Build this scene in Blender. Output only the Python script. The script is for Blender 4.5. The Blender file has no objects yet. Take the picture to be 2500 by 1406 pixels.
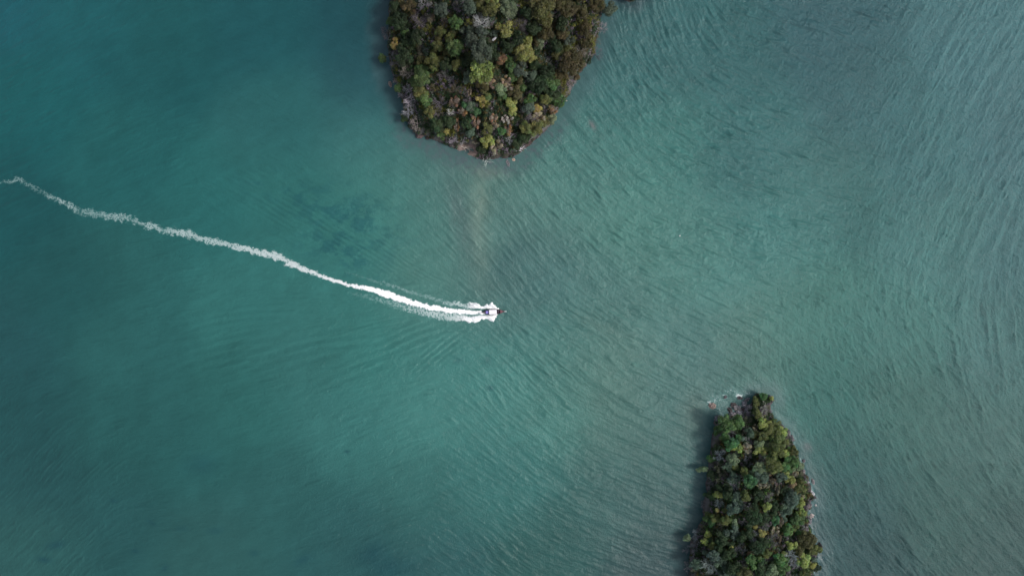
import bpy, bmesh, math, random
import numpy as np
from mathutils import Vector, Matrix, noise as mnoise

rnd = random.Random(11)
nrg = np.random.default_rng(11)
C = bpy.context.scene.collection

# ------------------------------------------------------------------ camera, sky, sun, exposure
H = 333.0            # flying height of the camera above the sea, metres
S = 0.2              # metres per photo pixel (2500 px wide) at sea level
cam = bpy.data.objects.new("camera", bpy.data.cameras.new("camera"))
C.objects.link(cam)
cam.location = (0, 0, H)
cam.rotation_euler = (0, 0, 0)
cam.data.sensor_width = 36.0
cam.data.lens = 36.0 * H / (2500 * S)
cam.data.clip_start = 1.0
cam.data.clip_end = 30000.0
bpy.context.scene.camera = cam

SUN_ELEV = math.radians(44)
SUN_DIR = Vector((math.cos(SUN_ELEV) * math.cos(math.radians(-10)), math.cos(SUN_ELEV) * math.sin(math.radians(-10)), math.sin(SUN_ELEV)))
world = bpy.data.worlds.new("World")
bpy.context.scene.world = world
world.use_nodes = True
wn = world.node_tree
sky = wn.nodes.new("ShaderNodeTexSky")
sky.sky_type = 'NISHITA'
sky.sun_disc = False
sky.sun_elevation = SUN_ELEV
sky.sun_rotation = math.radians(90 + 10)      # compass angle of the sun, clockwise from +Y
sky.air_density = 1.0
sky.dust_density = 3.0
bg = wn.nodes["Background"]
hz = wn.nodes.new("ShaderNodeHueSaturation")        # thin cloud takes the blue out of the sky
hz.inputs["Saturation"].default_value = 0.5
wn.links.new(sky.outputs[0], hz.inputs["Color"]); wn.links.new(hz.outputs[0], bg.inputs[0])
bg.inputs[1].default_value = 0.09
sun = bpy.data.objects.new("sun", bpy.data.lights.new("sun", 'SUN'))
C.objects.link(sun)
sun.data.energy = 1.5
sun.data.angle = math.radians(13)
sun.data.color = (1.0, 0.97, 0.92)
sun.rotation_euler = SUN_DIR.to_track_quat('Z', 'Y').to_euler()
vs = bpy.context.scene.view_settings
vs.view_transform = 'Standard'
vs.look = 'None'
vs.exposure = 0.62
vs.gamma = 1.0
bpy.context.scene.render.film_transparent = False

# ------------------------------------------------------------------ helpers
def lin(c):
    c = np.asarray(c, float) / 255.0
    return np.where(c <= 0.04045, c / 12.92, ((c + 0.055) / 1.055) ** 2.4)

def wx(px, z=0.0): return (px - 1250.0) * S * (H - z) / H
def wy(py, z=0.0): return (703.0 - py) * S * (H - z) / H

def tag(o, label=None, cat=None, group=None, kind=None):
    if label: o['label'] = label
    if cat: o['category'] = cat
    if group: o['group'] = group
    if kind: o['kind'] = kind
    return o

def link(name, me, mat=None, parent=None):
    o = bpy.data.objects.new(name, me)
    C.objects.link(o)
    if mat is not None and me is not None and len(me.materials) == 0:
        me.materials.append(mat)
    if parent is not None: o.parent = parent
    return o

def mesh_np(name, V, F, smooth=False):
    """V (n,3); F list of (k,4) or (k,3) int arrays"""
    me = bpy.data.meshes.new(name)
    Fs = F if isinstance(F, list) else [F]
    Fs = [f for f in Fs if len(f)]
    me.vertices.add(len(V))
    me.vertices.foreach_set("co", np.asarray(V, np.float32).ravel())
    tot = sum(f.size for f in Fs); n = sum(len(f) for f in Fs)
    me.loops.add(tot)
    me.loops.foreach_set("vertex_index", np.concatenate([f.ravel() for f in Fs]).astype(np.int32))
    me.polygons.add(n)
    sizes = np.concatenate([np.full(len(f), f.shape[1]) for f in Fs])
    starts = np.concatenate([[0], np.cumsum(sizes)[:-1]])
    me.polygons.foreach_set("loop_start", starts.astype(np.int32))
    me.polygons.foreach_set("loop_total", sizes.astype(np.int32))
    me.update(calc_edges=True)
    me.polygons.foreach_set("use_smooth", np.full(n, smooth))
    return me

def set_col(me, name, cols):
    a = me.attributes.new(name, 'FLOAT_COLOR', 'POINT')
    c = np.ones((len(cols), 4), np.float32); c[:, :cols.shape[1]] = cols
    a.data.foreach_set("color", c.ravel())

def set_val(me, name, v):
    a = me.attributes.new(name, 'FLOAT', 'POINT')
    a.data.foreach_set("value", np.asarray(v, np.float32).ravel())

def hash2(ix, iy, seed):
    h = (ix.astype(np.int64) * 374761393 + iy.astype(np.int64) * 668265263 + seed * 1442695041) & 0xFFFFFFFF
    h = ((h ^ (h >> 13)) * 1274126177) & 0xFFFFFFFF
    h = (h ^ (h >> 16)) & 0xFFFFFFFF
    return h.astype(np.float64) / 4294967295.0

def vnoise(x, y, seed=0):
    ix = np.floor(x); iy = np.floor(y)
    fx = x - ix; fy = y - iy
    fx = fx * fx * fx * (fx * (fx * 6 - 15) + 10); fy = fy * fy * fy * (fy * (fy * 6 - 15) + 10)
    a = hash2(ix, iy, seed); b = hash2(ix + 1, iy, seed); c = hash2(ix, iy + 1, seed); d = hash2(ix + 1, iy + 1, seed)
    return (a + (b - a) * fx) * (1 - fy) + (c + (d - c) * fx) * fy

def fbm(x, y, seed=0, octv=4, gain=0.5):
    s = 0; a = 1; t = 0
    for k in range(octv):
        s = s + a * vnoise(x * 2 ** k + 17.3 * k, y * 2 ** k - 9.1 * k, seed + k); t += a; a *= gain
    return s / t          # 0..1, mean .5

def sstep(a, b, x):
    t = np.clip((x - a) / (b - a), 0, 1); return t * t * (3 - 2 * t)

# ------------------------------------------------------------------ material helpers
def new_mat(name):
    m = bpy.data.materials.new(name); m.use_nodes = True
    nt = m.node_tree
    return m, nt, nt.nodes["Principled BSDF"], nt.nodes["Material Output"]

def simple_mat(name, col, rough=0.6, spec=0.3, nscale=2.0, namt=0.25, metal=0.0):
    m, nt, p, out = new_mat(name)
    tc = nt.nodes.new("ShaderNodeTexCoord")
    n = nt.nodes.new("ShaderNodeTexNoise"); n.inputs["Scale"].default_value = nscale; n.inputs["Detail"].default_value = 5
    nt.links.new(tc.outputs["Object"], n.inputs["Vector"])
    mr = nt.nodes.new("ShaderNodeMapRange"); mr.inputs[3].default_value = 1 - namt; mr.inputs[4].default_value = 1 + namt
    nt.links.new(n.outputs[0], mr.inputs[0])
    mx = nt.nodes.new("ShaderNodeVectorMath"); mx.operation = 'MULTIPLY'
    mx.inputs[0].default_value = tuple(lin(col)); nt.links.new(mr.outputs[0], mx.inputs[1])
    nt.links.new(mx.outputs[0], p.inputs["Base Color"])
    p.inputs["Roughness"].default_value = rough
    p.inputs["Specular IOR Level"].default_value = spec
    p.inputs["Metallic"].default_value = metal
    return m

# ------------------------------------------------------------------ the two islands: shorelines and ground height
TOP = [(955,0),(950,60),(945,100),(948,150),(965,200),(980,240),(990,280),(1003,310),(1020,330),(1060,343),(1095,356),(1115,366),(1150,378),(1175,386),(1200,390),(1235,388),(1270,374),(1295,352),(1322,325),(1346,302),(1360,273),(1373,249),(1388,233),(1402,205),(1428,165),(1448,129),(1460,90),(1467,50),(1472,0),(1478,-60),(1465,-200),(1390,-320),(1250,-370),(1080,-330),(970,-230),(950,-100)]
LOW = [(1684,1406),(1680,1370),(1682,1325),(1700,1295),(1720,1270),(1717,1235),(1724,1200),(1728,1165),(1730,1140),(1732,1110),(1738,1075),(1743,1048),(1748,1026),(1770,1018),(1788,1008),(1808,1004),(1822,990),(1836,980),(1842,966),(1860,961),(1882,965),(1888,976),(1880,988),(1884,1010),(1893,1030),(1913,1045),(1930,1070),(1943,1100),(1956,1130),(1970,1165),(1980,1200),(1980,1230),(1972,1255),(1972,1285),(1982,1310),(1996,1335),(1995,1360),(1986,1406),(1985,1480),(1955,1560),(1880,1600),(1780,1580),(1700,1520),(1670,1460)]
ISLET = [(1512,-40),(1516,-10),(1527,1),(1540,5),(1554,3),(1562,-3),(1572,-14),(1568,-45),(1540,-60)]
POLYS = [np.array([(wx(a), wy(b)) for a, b in P]) for P in (TOP, LOW, ISLET)]

def sdist(P, x, y):
    """signed distance to polygon P, positive inside"""
    x = np.asarray(x, float); y = np.asarray(y, float)
    best = np.full(x.shape, 1e18); inside = np.zeros(x.shape, bool)
    n = len(P)
    for i in range(n):
        ax, ay = P[i]; bx, by = P[(i + 1) % n]
        dx, dy = bx - ax, by - ay
        t = np.clip(((x - ax) * dx + (y - ay) * dy) / (dx * dx + dy * dy), 0, 1)
        best = np.minimum(best, (x - ax - t * dx) ** 2 + (y - ay - t * dy) ** 2)
        cr = ((ay > y) != (by > y)) & (x < (bx - ax) * (y - ay) / (by - ay + 1e-12) + ax)
        inside ^= cr
    d = np.sqrt(best)
    return np.where(inside, d, -d)

def coast(k, x, y):
    d = sdist(POLYS[k], x, y)
    return d + (fbm(x / 5.0, y / 5.0, 40 + k, 4, 0.6) - 0.5) * 3.2

def ground(k, x, y):
    x = np.asarray(x, float); y = np.asarray(y, float)
    d = coast(k, x, y)
    rough = (fbm(x / 4.0, y / 4.0, 60, 4) - 0.5)
    if k == 0:
        bx, by = wx(1145), wy(368)
        beach = np.exp(-(((x - bx) / 8.0) ** 2 + ((y - by) / 4.5) ** 2))
        south = sstep(wy(300), wy(400), y)
        edge = 5.0 * (1 - 0.55 * south) * (1 - 0.97 * beach)
        h = edge * (1 - np.exp(-np.maximum(d, 0) / 1.4)) + 0.42 * np.maximum(d - 1, 0) * (1 - 0.8 * beach)
        h = h + rough * 5.0 * sstep(1, 8, d)
    elif k == 1:
        west = sstep(wx(1850), wx(1760), x) * sstep(wy(1010), wy(1040), y)
        edge = 2.0 + 3.2 * west
        h = edge * (1 - np.exp(-np.maximum(d, 0) / 1.5)) + 0.38 * np.maximum(d - 1, 0)
        h = h + rough * 3.0 * sstep(1, 6, d)
    else:
        h = 3.0 * (1 - np.exp(-np.maximum(d, 0) / 1.2)) + rough * 1.5
    h = h + rough * 1.6 * sstep(0.0, 1.5, d)
    return np.where(d < 0, np.maximum(d * 0.6, -4.0), h)

m, nt, p, out = new_mat("limestone_and_soil")
att = nt.nodes.new("ShaderNodeAttribute"); att.attribute_name = "col"
nt.links.new(att.outputs["Color"], p.inputs["Base Color"])
p.inputs["Roughness"].default_value = 0.85
geo = nt.nodes.new("ShaderNodeNewGeometry")
nz = nt.nodes.new("ShaderNodeTexNoise"); nz.inputs["Scale"].default_value = 1.3; nz.inputs["Detail"].default_value = 8
nt.links.new(geo.outputs["Position"], nz.inputs["Vector"])
bp = nt.nodes.new("ShaderNodeBump"); bp.inputs["Strength"].default_value = 0.9; bp.inputs["Distance"].default_value = 0.5
nt.links.new(nz.outputs[0], bp.inputs["Height"]); nt.links.new(bp.outputs[0], p.inputs["Normal"])
M_GROUND = m

def build_ground(k, name):
    P = POLYS[k]
    st = 0.6
    xs = np.arange(P[:, 0].min() - 5, P[:, 0].max() + 5, st); ys = np.arange(P[:, 1].min() - 5, P[:, 1].max() + 5, st)
    X, Y = np.meshgrid(xs, ys)
    Z = ground(k, X, Y)
    Z = Z + (fbm(X / 1.2, Y / 1.2, 77, 3) - 0.5) * 1.1 * (Z > 0.2)
    d = coast(k, X, Y)
    gy, gx = np.gradient(Z, st)
    slope = np.hypot(gx, gy)
    n1 = fbm(X / 2.2, Y / 2.2, 5, 5)[..., None]
    rock = lin((94, 92, 92)) * (0.45 + 1.1 * n1)
    soil = lin((52, 50, 38)) * (0.5 + n1)
    wet = lin((70, 64, 66)) * (0.4 + 1.0 * n1)
    f = sstep(1.0, 2.4, slope)[..., None]
    col = soil * (1 - f) + rock * f
    w = sstep(1.3, 0.3, Z)[..., None]
    col = col * (1 - w) + wet * w
    if k == 1:
        tip = np.exp(-(((X - wx(1800)) / 11.0) ** 2 + ((Y - wy(1004)) / 5.5) ** 2))[..., None]
        tip = sstep(.3, .6, tip + (n1 - .5) * .3)
        col = col * (1 - tip) + lin((128, 124, 130)) * (.3 + 1.2 * n1) * tip
    if k == 0:
        bch = np.exp(-(((X - wx(1145)) / 7.5) ** 2 + ((Y - wy(370)) / 4.0) ** 2))[..., None]
        bch = sstep(0.35, 0.7, bch + (n1 - 0.5) * 0.3)
        col = col * (1 - bch) + lin((122, 106, 100)) * (0.6 + 0.8 * n1) * bch
    ny, nx = X.shape
    idx = np.arange(nx * ny).reshape(ny, nx)
    F = np.stack([idx[:-1, :-1], idx[:-1, 1:], idx[1:, 1:], idx[1:, :-1]], -1).reshape(-1, 4)
    keep = (Z.ravel()[F].max(1) > -1.5)
    F = F[keep]
    used = np.unique(F); rm = np.full(nx * ny, -1); rm[used] = np.arange(len(used))
    V = np.stack([X.ravel(), Y.ravel(), Z.ravel()], -1)[used]
    me = mesh_np(name, V, rm[F], True)
    set_col(me, "col", col.reshape(-1, 3)[used])
    o = link(name, me, M_GROUND)
    return o

tag(build_ground(0, "island_terrain"), "steep forested limestone island ground reaching in from the top edge", kind="structure")
tag(build_ground(1, "island_terrain"), "rocky ground of the long forested island at lower right", kind="structure")
tag(build_ground(2, "rocky_islet"), "tiny dark rocky islet cut by the top edge, beside the upper island", "islet")

# ------------------------------------------------------------------ water
def axis(lo, hi, st, far):
    a = list(np.arange(lo, hi + st * 0.5, st)); g = st
    r = [a[-1]]
    while r[-1] < far: g *= 1.25; r.append(r[-1] + g)
    g = st; l = [a[0]]
    while l[-1] > -far: g *= 1.25; l.append(l[-1] - g)
    return np.array(l[:0:-1] + a + r[1:])
GX = axis(-262, 262, 0.42, 9000); GY = axis(-152, 152, 0.42, 9000)
WXg, WYg = np.meshgrid(GX, GY)
PXg = np.clip(WXg / S + 1250, -150, 2650); PYg = np.clip(703 - WYg / S, -150, 1556)

def coarse(points, vals, sig=105.0):
    """smooth interpolation of scattered control values, evaluated over the water"""
    cx = np.arange(-200, 2751, 25.0); cy = np.arange(-200, 1626, 25.0)
    A, B = np.meshgrid(cx, cy)
    W = 0; T = 0
    for (a, b), v in zip(points, vals):
        w = np.exp(-((A - a) ** 2 + (B - b) ** 2) / (2 * sig * sig)) + 1e-7 / (1 + ((A - a) ** 2 + (B - b) ** 2) / 1e4)
        W = W + w; T = T + w[..., None] * np.asarray(v, float)
    G = T / W[..., None]
    u = (PXg + 200) / 25.0; v = (PYg + 200) / 25.0
    i = np.clip(u.astype(int), 0, len(cx) - 2); j = np.clip(v.astype(int), 0, len(cy) - 2)
    fu = (u - i)[..., None]; fv = (v - j)[..., None]
    return (G[j, i] * (1 - fu) + G[j, i + 1] * fu) * (1 - fv) + (G[j + 1, i] * (1 - fu) + G[j + 1, i + 1] * fu) * fv

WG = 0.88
# sea colour: deep water, silt and shallows, with left-edge vignette darkening painted in (x, y, r, g, b)
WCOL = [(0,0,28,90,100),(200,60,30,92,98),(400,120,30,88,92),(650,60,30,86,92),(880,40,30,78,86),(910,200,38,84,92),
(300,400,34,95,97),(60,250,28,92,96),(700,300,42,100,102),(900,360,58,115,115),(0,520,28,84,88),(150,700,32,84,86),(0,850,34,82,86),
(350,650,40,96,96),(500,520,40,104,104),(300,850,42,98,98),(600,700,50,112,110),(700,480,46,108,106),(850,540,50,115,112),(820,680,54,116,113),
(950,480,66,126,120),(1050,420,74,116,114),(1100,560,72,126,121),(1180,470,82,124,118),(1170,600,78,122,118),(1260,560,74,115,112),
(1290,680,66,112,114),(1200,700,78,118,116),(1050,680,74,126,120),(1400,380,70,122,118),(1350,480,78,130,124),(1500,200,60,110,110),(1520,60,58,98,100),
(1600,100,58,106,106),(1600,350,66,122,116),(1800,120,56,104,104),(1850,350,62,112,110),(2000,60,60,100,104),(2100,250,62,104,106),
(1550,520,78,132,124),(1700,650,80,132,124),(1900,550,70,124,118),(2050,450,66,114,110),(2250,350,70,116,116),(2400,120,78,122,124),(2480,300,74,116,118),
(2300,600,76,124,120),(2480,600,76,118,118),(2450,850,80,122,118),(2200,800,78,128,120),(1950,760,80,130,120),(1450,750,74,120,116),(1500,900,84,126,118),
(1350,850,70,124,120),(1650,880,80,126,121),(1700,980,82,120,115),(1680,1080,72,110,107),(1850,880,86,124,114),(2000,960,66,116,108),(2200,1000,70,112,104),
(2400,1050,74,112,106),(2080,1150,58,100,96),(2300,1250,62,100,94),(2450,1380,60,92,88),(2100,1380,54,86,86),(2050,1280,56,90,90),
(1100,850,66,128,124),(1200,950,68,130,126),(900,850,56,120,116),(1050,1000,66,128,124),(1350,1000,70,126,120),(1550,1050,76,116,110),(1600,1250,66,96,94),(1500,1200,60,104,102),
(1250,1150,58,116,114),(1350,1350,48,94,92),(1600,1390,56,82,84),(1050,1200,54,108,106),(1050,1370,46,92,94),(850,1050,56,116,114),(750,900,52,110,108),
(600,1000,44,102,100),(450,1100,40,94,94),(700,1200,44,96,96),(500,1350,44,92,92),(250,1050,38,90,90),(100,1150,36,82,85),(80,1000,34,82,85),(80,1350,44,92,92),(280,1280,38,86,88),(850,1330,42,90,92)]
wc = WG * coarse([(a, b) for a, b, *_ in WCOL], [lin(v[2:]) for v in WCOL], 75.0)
def blob(cx, cy, rx, ry, ang=0):
    a = math.radians(ang); u = (PXg - cx); v = -(PYg - cy)
    x = u * math.cos(a) + v * math.sin(a); y = -u * math.sin(a) + v * math.cos(a)
    return np.exp(-(x / rx) ** 2 - (y / ry) ** 2)
def mixc(col, f): 
    global wc
    f = np.clip(f, 0, 1)[..., None]; wc = wc * (1 - f) + WG * lin(col) * f
big = fbm(WXg / 22, WYg / 22, 3, 5, 0.6); mid = fbm(WXg / 6, WYg / 9, 9, 5, 0.6)
# silt plumes and sand bars
rag = .35 + 1.1 * fbm(WXg / 3.5, WYg / 8, 25, 4, .65)
mixc((128,152,140), 0.6 * blob(1190, 418, 48, 15, -6) * rag)
mixc((126,150,138), 0.42 * blob(1172, 480, 22, 80, -6) * rag)
mixc((118,144,134), 0.34 * blob(1174, 600, 26, 105, 4) * rag)
mixc((86,104,108), 0.45 * blob(1120, 520, 26, 120, 14) * rag)
mixc((108,128,118), 0.4 * blob(1695, 1010, 34, 70, -8) * (0.5 + big))
mixc((100,134,124), 0.16 * blob(1600, 880, 130, 26, -28) * (0.4 + big))
mixc((100,132,122), 0.2 * blob(1480, 800, 70, 12, -20) * (0.4 + big))
# rubble shallows round the upper island
d0 = sdist(POLYS[0], WXg, WYg); d1 = sdist(POLYS[1], WXg, WYg); d2 = sdist(POLYS[2], WXg, WYg)
mixc((72,96,102), 0.55 * sstep(-13, -2, d0 + (mid - 0.5) * 8) * (0.35 + 0.65 * sstep(-60, 60, WXg * 0 + WYg * 0 + 60)))
mixc((60,84,90), 0.35 * sstep(-9, -1.5, d1 + (mid - 0.5) * 6))
mixc((60,76,84), 0.6 * sstep(-8, -1, d2 + (mid - 0.5) * 4))
mixc((84,98,108), 0.6 * sstep(0.45, 0.75, fbm(WXg / 1.6, WYg / 1.6, 21, 3)) * sstep(-12, -4, d0) * sstep(wy(250), wy(330), WYg))
# weed and reef patches
weed = sstep(0.42, 0.64, fbm(WXg / 5, WYg / 3.2, 29, 5, .68)) * (0.9 * blob(870, 540, 120, 75, -25) + 0.7 * blob(700, 470, 120, 40, -20) + 0.8 * blob(820, 620, 110, 40, -25))
mixc((34,90,98), 0.65 * weed)
for cx, cy, rx, ry, a, s in [(1197,947,9,7,0,.6),(848,1102,7,4,0,.7),(108,1366,16,7,-10,.8),(135,1330,26,10,15,.55),(490,1135,40,24,0,.35),(330,1345,10,6,0,.5),(402,1386,10,7,40,.6),
        (278,1222,9,5,0,.5),(905,1350,40,26,20,.5),(740,1365,22,10,30,.45),(960,1385,60,30,0,.5),(1225,650,30,60,-35,.22),(1275,610,40,30,40,.18),(620,1350,12,8,0,.4),(525,1295,20,9,0,.35),
        (1120,880,14,9,0,.3),(1190,880,10,12,0,.3),(370,1275,12,5,-30,.4),(445,1290,16,8,0,.35)]:
    mixc((27,73,83), s * blob(cx, cy, rx, ry, a) * (0.6 + 0.8 * mid))
mixc((112,112,116), 0.7 * blob(1447, 306, 6, 13, 30) * (0.5 + mid))
mixc((110,110,112), 0.5 * blob(1972, 1090, 10, 12, 30) * (0.5 + mid))
str_ = fbm((WXg * .9 + WYg * .42) / 14, (WYg * .9 - WXg * .42) / 3.2, 51, 5, .65)
fin = fbm(WXg / 1.3, WYg / 1.3, 57, 3, .8)
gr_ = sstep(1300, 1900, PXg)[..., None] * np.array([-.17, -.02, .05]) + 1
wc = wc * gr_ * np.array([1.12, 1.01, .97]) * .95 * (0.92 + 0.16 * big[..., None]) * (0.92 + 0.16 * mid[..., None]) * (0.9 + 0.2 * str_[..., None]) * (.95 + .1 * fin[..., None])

# waves: a sum of short-crested trains whose direction turns over the bay
WAV_A = [(1500,300,-45,1.3),(1400,450,-45,1.4),(1700,300,-25,1.5),(1700,550,-18,1.6),(1900,300,-20,1.4),(1950,600,-15,1.4),(2200,250,-20,.8),(2400,300,-25,.5),(2300,600,-25,.6),(2470,850,-50,.8),
(2200,900,-50,.9),(2300,1200,-50,1.2),(2100,1100,-55,.9),(2450,1350,-50,1.1),(1950,900,-35,1.2),(1500,700,-30,1.3),(1350,850,-38,1.2),(1600,900,-25,1.3),(1500,1100,-22,1.1),(1200,950,-45,1),
(1000,850,15,.8),(1250,1200,-35,.8),(900,1100,20,.6),(300,300,20,.5),(100,100,25,.7),(700,250,-15,.6),(900,450,-30,.7),(1150,550,-50,1),(1300,600,-50,1),(700,500,-28,.8),
(300,900,10,.5),(100,1200,45,.6),(500,1300,0,.45),(900,750,5,.6),(600,750,8,.6),(1500,1350,-20,.8),(2000,50,-20,1.3),(1550,50,-75,1.2),(1500,150,-62,1.2)]
WAV_B = [(2000,100,55,.5),(2200,200,60,.9),(2400,300,62,1),(2300,600,67,.9),(2470,800,95,1.),(2200,900,-72,.9),(2300,1200,-60,.7),(2080,1100,-68,1.0),(2450,1350,-55,.7),(2000,870,-75,.9),(2480,50,58,1),
(1850,400,50,.15),(1800,700,70,.1),(1600,200,50,.05),(1500,800,90,.1),(1200,600,-80,.15),(1000,1000,-60,.15),(500,500,10,.05),(500,1000,30,.05),(1500,1200,-60,.1)]
falloff = sstep(520, 262, np.abs(WXg)) * sstep(420, 152, np.abs(WYg))
Zw = np.zeros_like(WXg)
SL = (.92, .15, .175)      # steepness of the fine ripples, the chop and the swell
warpx = WXg + 3 * (fbm(WXg / 30, WYg / 30, 31, 2) - .5); warpy = WYg + 3 * (fbm(WXg / 30, WYg / 30, 32, 2) - .5)
def streaks(TH, cell, half_len, seed, n=9):
    """short-crested ripples: band-limited noise smeared along the local crest direction"""
    r = 0.6 + seed * 0.37
    cr, sr = math.cos(r), math.sin(r)
    cx, sx = np.cos(TH), np.sin(TH)
    acc = 0; 
    for q in range(-n, n + 1):
        u = half_len * q / n; wq = math.cos(q / (n + 1) * math.pi / 2) ** 2
        X = warpx + cx * u; Y = warpy + sx * u
        a_, b_ = (X * cr - Y * sr) / cell, (X * sr + Y * cr) / cell
        acc = acc + wq * (vnoise(a_, b_, seed) - .6 * vnoise(a_ * .45 + 7, b_ * .45, seed + 1))
    ins = (np.abs(WXg) < 255) & (np.abs(WYg) < 145)
    acc = acc - acc[ins].mean(); acc = acc / acc[ins].std()
    return acc + .22 * (acc * acc - 1)
gust = .45 + 1.1 * fbm((WXg * .94 + WYg * .34) / 24, (WYg * .94 - WXg * .34) / 9, 71, 3)
for SYS, (WL, GA) in enumerate(((WAV_A, 1.0), (WAV_B, .8))):
    wv = coarse([(a, b) for a, b, *_ in WL], [(math.cos(math.radians(2 * v[2])), math.sin(math.radians(2 * v[2])), v[3]) for v in WL], 100.0)
    TH = 0.5 * np.arctan2(wv[..., 1], wv[..., 0]); AMP = wv[..., 2] * (.72 + .28 * sstep(950, 1500, PXg))
    Zs = SL[0] * .12 * streaks(TH, .62, 4.6, 501 + 40 * SYS, 9) * gust
    Zs += .42 * SL[0] * .12 * streaks(TH + .5, .55, 1.0, 541 + 40 * SYS, 3) * gust
    Zs += SL[1] * .30 * streaks(TH, 1.35, 12.0, 511 + 40 * SYS, 10) * (.6 + .4 * gust)
    if SYS == 0:
        Zs += SL[2] * .8 * streaks(TH, 3.3, 30.0, 521, 12) * (.25 + .75 * sstep(1050, 1600, PXg))
    else:
        Zs += SL[2] * 1.25 * streaks(TH, 2.7, 26.0, 561, 12) * sstep(1950, 2350, PXg)
    Zw += Zs * AMP * GA
    CHOP = (0 if SYS == 0 else CHOP) + AMP * (.7, 1.3)[SYS]
Zw *= falloff
for cx, cy, ang, L, lam, amp, Wd in [(900,610,-31,110,11,.10,34),(770,540,-33,120,12,.10,34),(1010,665,-28,80,9,.08,22),(640,490,-30,120,12,.09,30),(820,560,-24,90,8,.05,34),(1080,700,-27,60,8,.08,14),(960,610,-36,80,9,.06,30),
        (820,835,8,180,22,.16,36),(1010,825,22,90,18,.13,30),(640,765,3,160,18,.13,30),(560,850,12,130,22,.12,36),(1080,850,38,60,13,.10,30),(760,720,-3,110,13,.09,22),(930,790,12,100,11,.07,18),(880,900,20,110,24,.12,30)]:
    a = math.radians(ang); u = (PXg - cx); v = -(PYg - cy)
    x = u * math.cos(a) + v * math.sin(a); y = -u * math.sin(a) + v * math.cos(a) + 0.0006 * x * x
    Zw += 1.5 * amp * np.exp(-(x / L) ** 2 - (y / Wd) ** 2) * np.cos(2 * math.pi * y / lam)
calm = 0.35 + 0.65 * sstep(-1, -14, np.maximum(d0, d1))
Zw *= calm

ny, nx = WXg.shape
idx = np.arange(nx * ny).reshape(ny, nx)
F = np.stack([idx[:-1, :-1], idx[:-1, 1:], idx[1:, 1:], idx[1:, :-1]], -1).reshape(-1, 4)
LEAN = 1.35 * falloff * np.clip(Zw, -.3, .3)        # crests lean sunward, shaped so the steeper sun-facing sides catch bright glints
me = mesh_np("sea_water", np.stack([(WXg + LEAN).ravel(), (WYg - .3 * LEAN).ravel(), Zw.ravel()], -1), F, True)
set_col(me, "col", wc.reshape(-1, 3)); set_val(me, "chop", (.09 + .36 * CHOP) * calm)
m, nt, p, out = new_mat("turquoise_sea")
att = nt.nodes.new("ShaderNodeAttribute"); att.attribute_name = "col"
geo = nt.nodes.new("ShaderNodeNewGeometry")
n1 = nt.nodes.new("ShaderNodeTexNoise"); n1.inputs["Scale"].default_value = 1.2; n1.inputs["Detail"].default_value = 3; n1.inputs["Roughness"].default_value = 0.7
nt.links.new(geo.outputs["Position"], n1.inputs["Vector"])
bp = nt.nodes.new("ShaderNodeBump"); bp.inputs["Strength"].default_value = 1.0
ac = nt.nodes.new('ShaderNodeAttribute'); ac.attribute_name = 'chop'; nt.links.new(ac.outputs['Fac'], bp.inputs['Distance'])
nt.links.new(n1.outputs[0], bp.inputs["Height"]); nt.links.new(bp.outputs[0], p.inputs["Normal"])
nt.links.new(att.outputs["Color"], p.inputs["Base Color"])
p.inputs["Roughness"].default_value = 0.2
p.inputs["Specular IOR Level"].default_value = 0.5
p.inputs["IOR"].default_value = 1.33
tag(link("sea_water", me, m), "turquoise sea with fine wind ripples around the islands", kind="structure")
ZI = (GX, GY, Zw)
def water_z(x, y):
    i = np.clip(np.searchsorted(GX, x) - 1, 0, nx - 2); j = np.clip(np.searchsorted(GY, y) - 1, 0, ny - 2)
    fx = (x - GX[i]) / (GX[i + 1] - GX[i]); fy = (y - GY[j]) / (GY[j + 1] - GY[j])
    return (Zw[j, i] * (1 - fx) + Zw[j, i + 1] * fx) * (1 - fy) + (Zw[j + 1, i] * (1 - fx) + Zw[j + 1, i + 1] * fx) * fy

# ------------------------------------------------------------------ foam
m, nt, p, out = new_mat("sea_foam")
att = nt.nodes.new("ShaderNodeAttribute"); att.attribute_name = "dens"
tr = nt.nodes.new("ShaderNodeBsdfTransparent"); mx = nt.nodes.new("ShaderNodeMixShader")
p.inputs["Base Color"].default_value = (0.93, 0.94, 0.95, 1); p.inputs["Roughness"].default_value = 0.9
p.inputs["Specular IOR Level"].default_value = 0.1
rmp = nt.nodes.new("ShaderNodeValToRGB")       # thin foam is bubbles under the surface: greener
rmp.color_ramp.elements[0].position = .12; rmp.color_ramp.elements[0].color = (.52, .82, .80, 1)
rmp.color_ramp.elements[1].position = .75; rmp.color_ramp.elements[1].color = (.93, .94, .95, 1)
nt.links.new(att.outputs["Fac"], rmp.inputs[0]); nt.links.new(rmp.outputs[0], p.inputs["Base Color"])
nt.links.new(att.outputs["Fac"], mx.inputs[0]); nt.links.new(tr.outputs[0], mx.inputs[1]); nt.links.new(p.outputs[0], mx.inputs[2])
nt.links.new(mx.outputs[0], out.inputs[0])
M_FOAM = m

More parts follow.
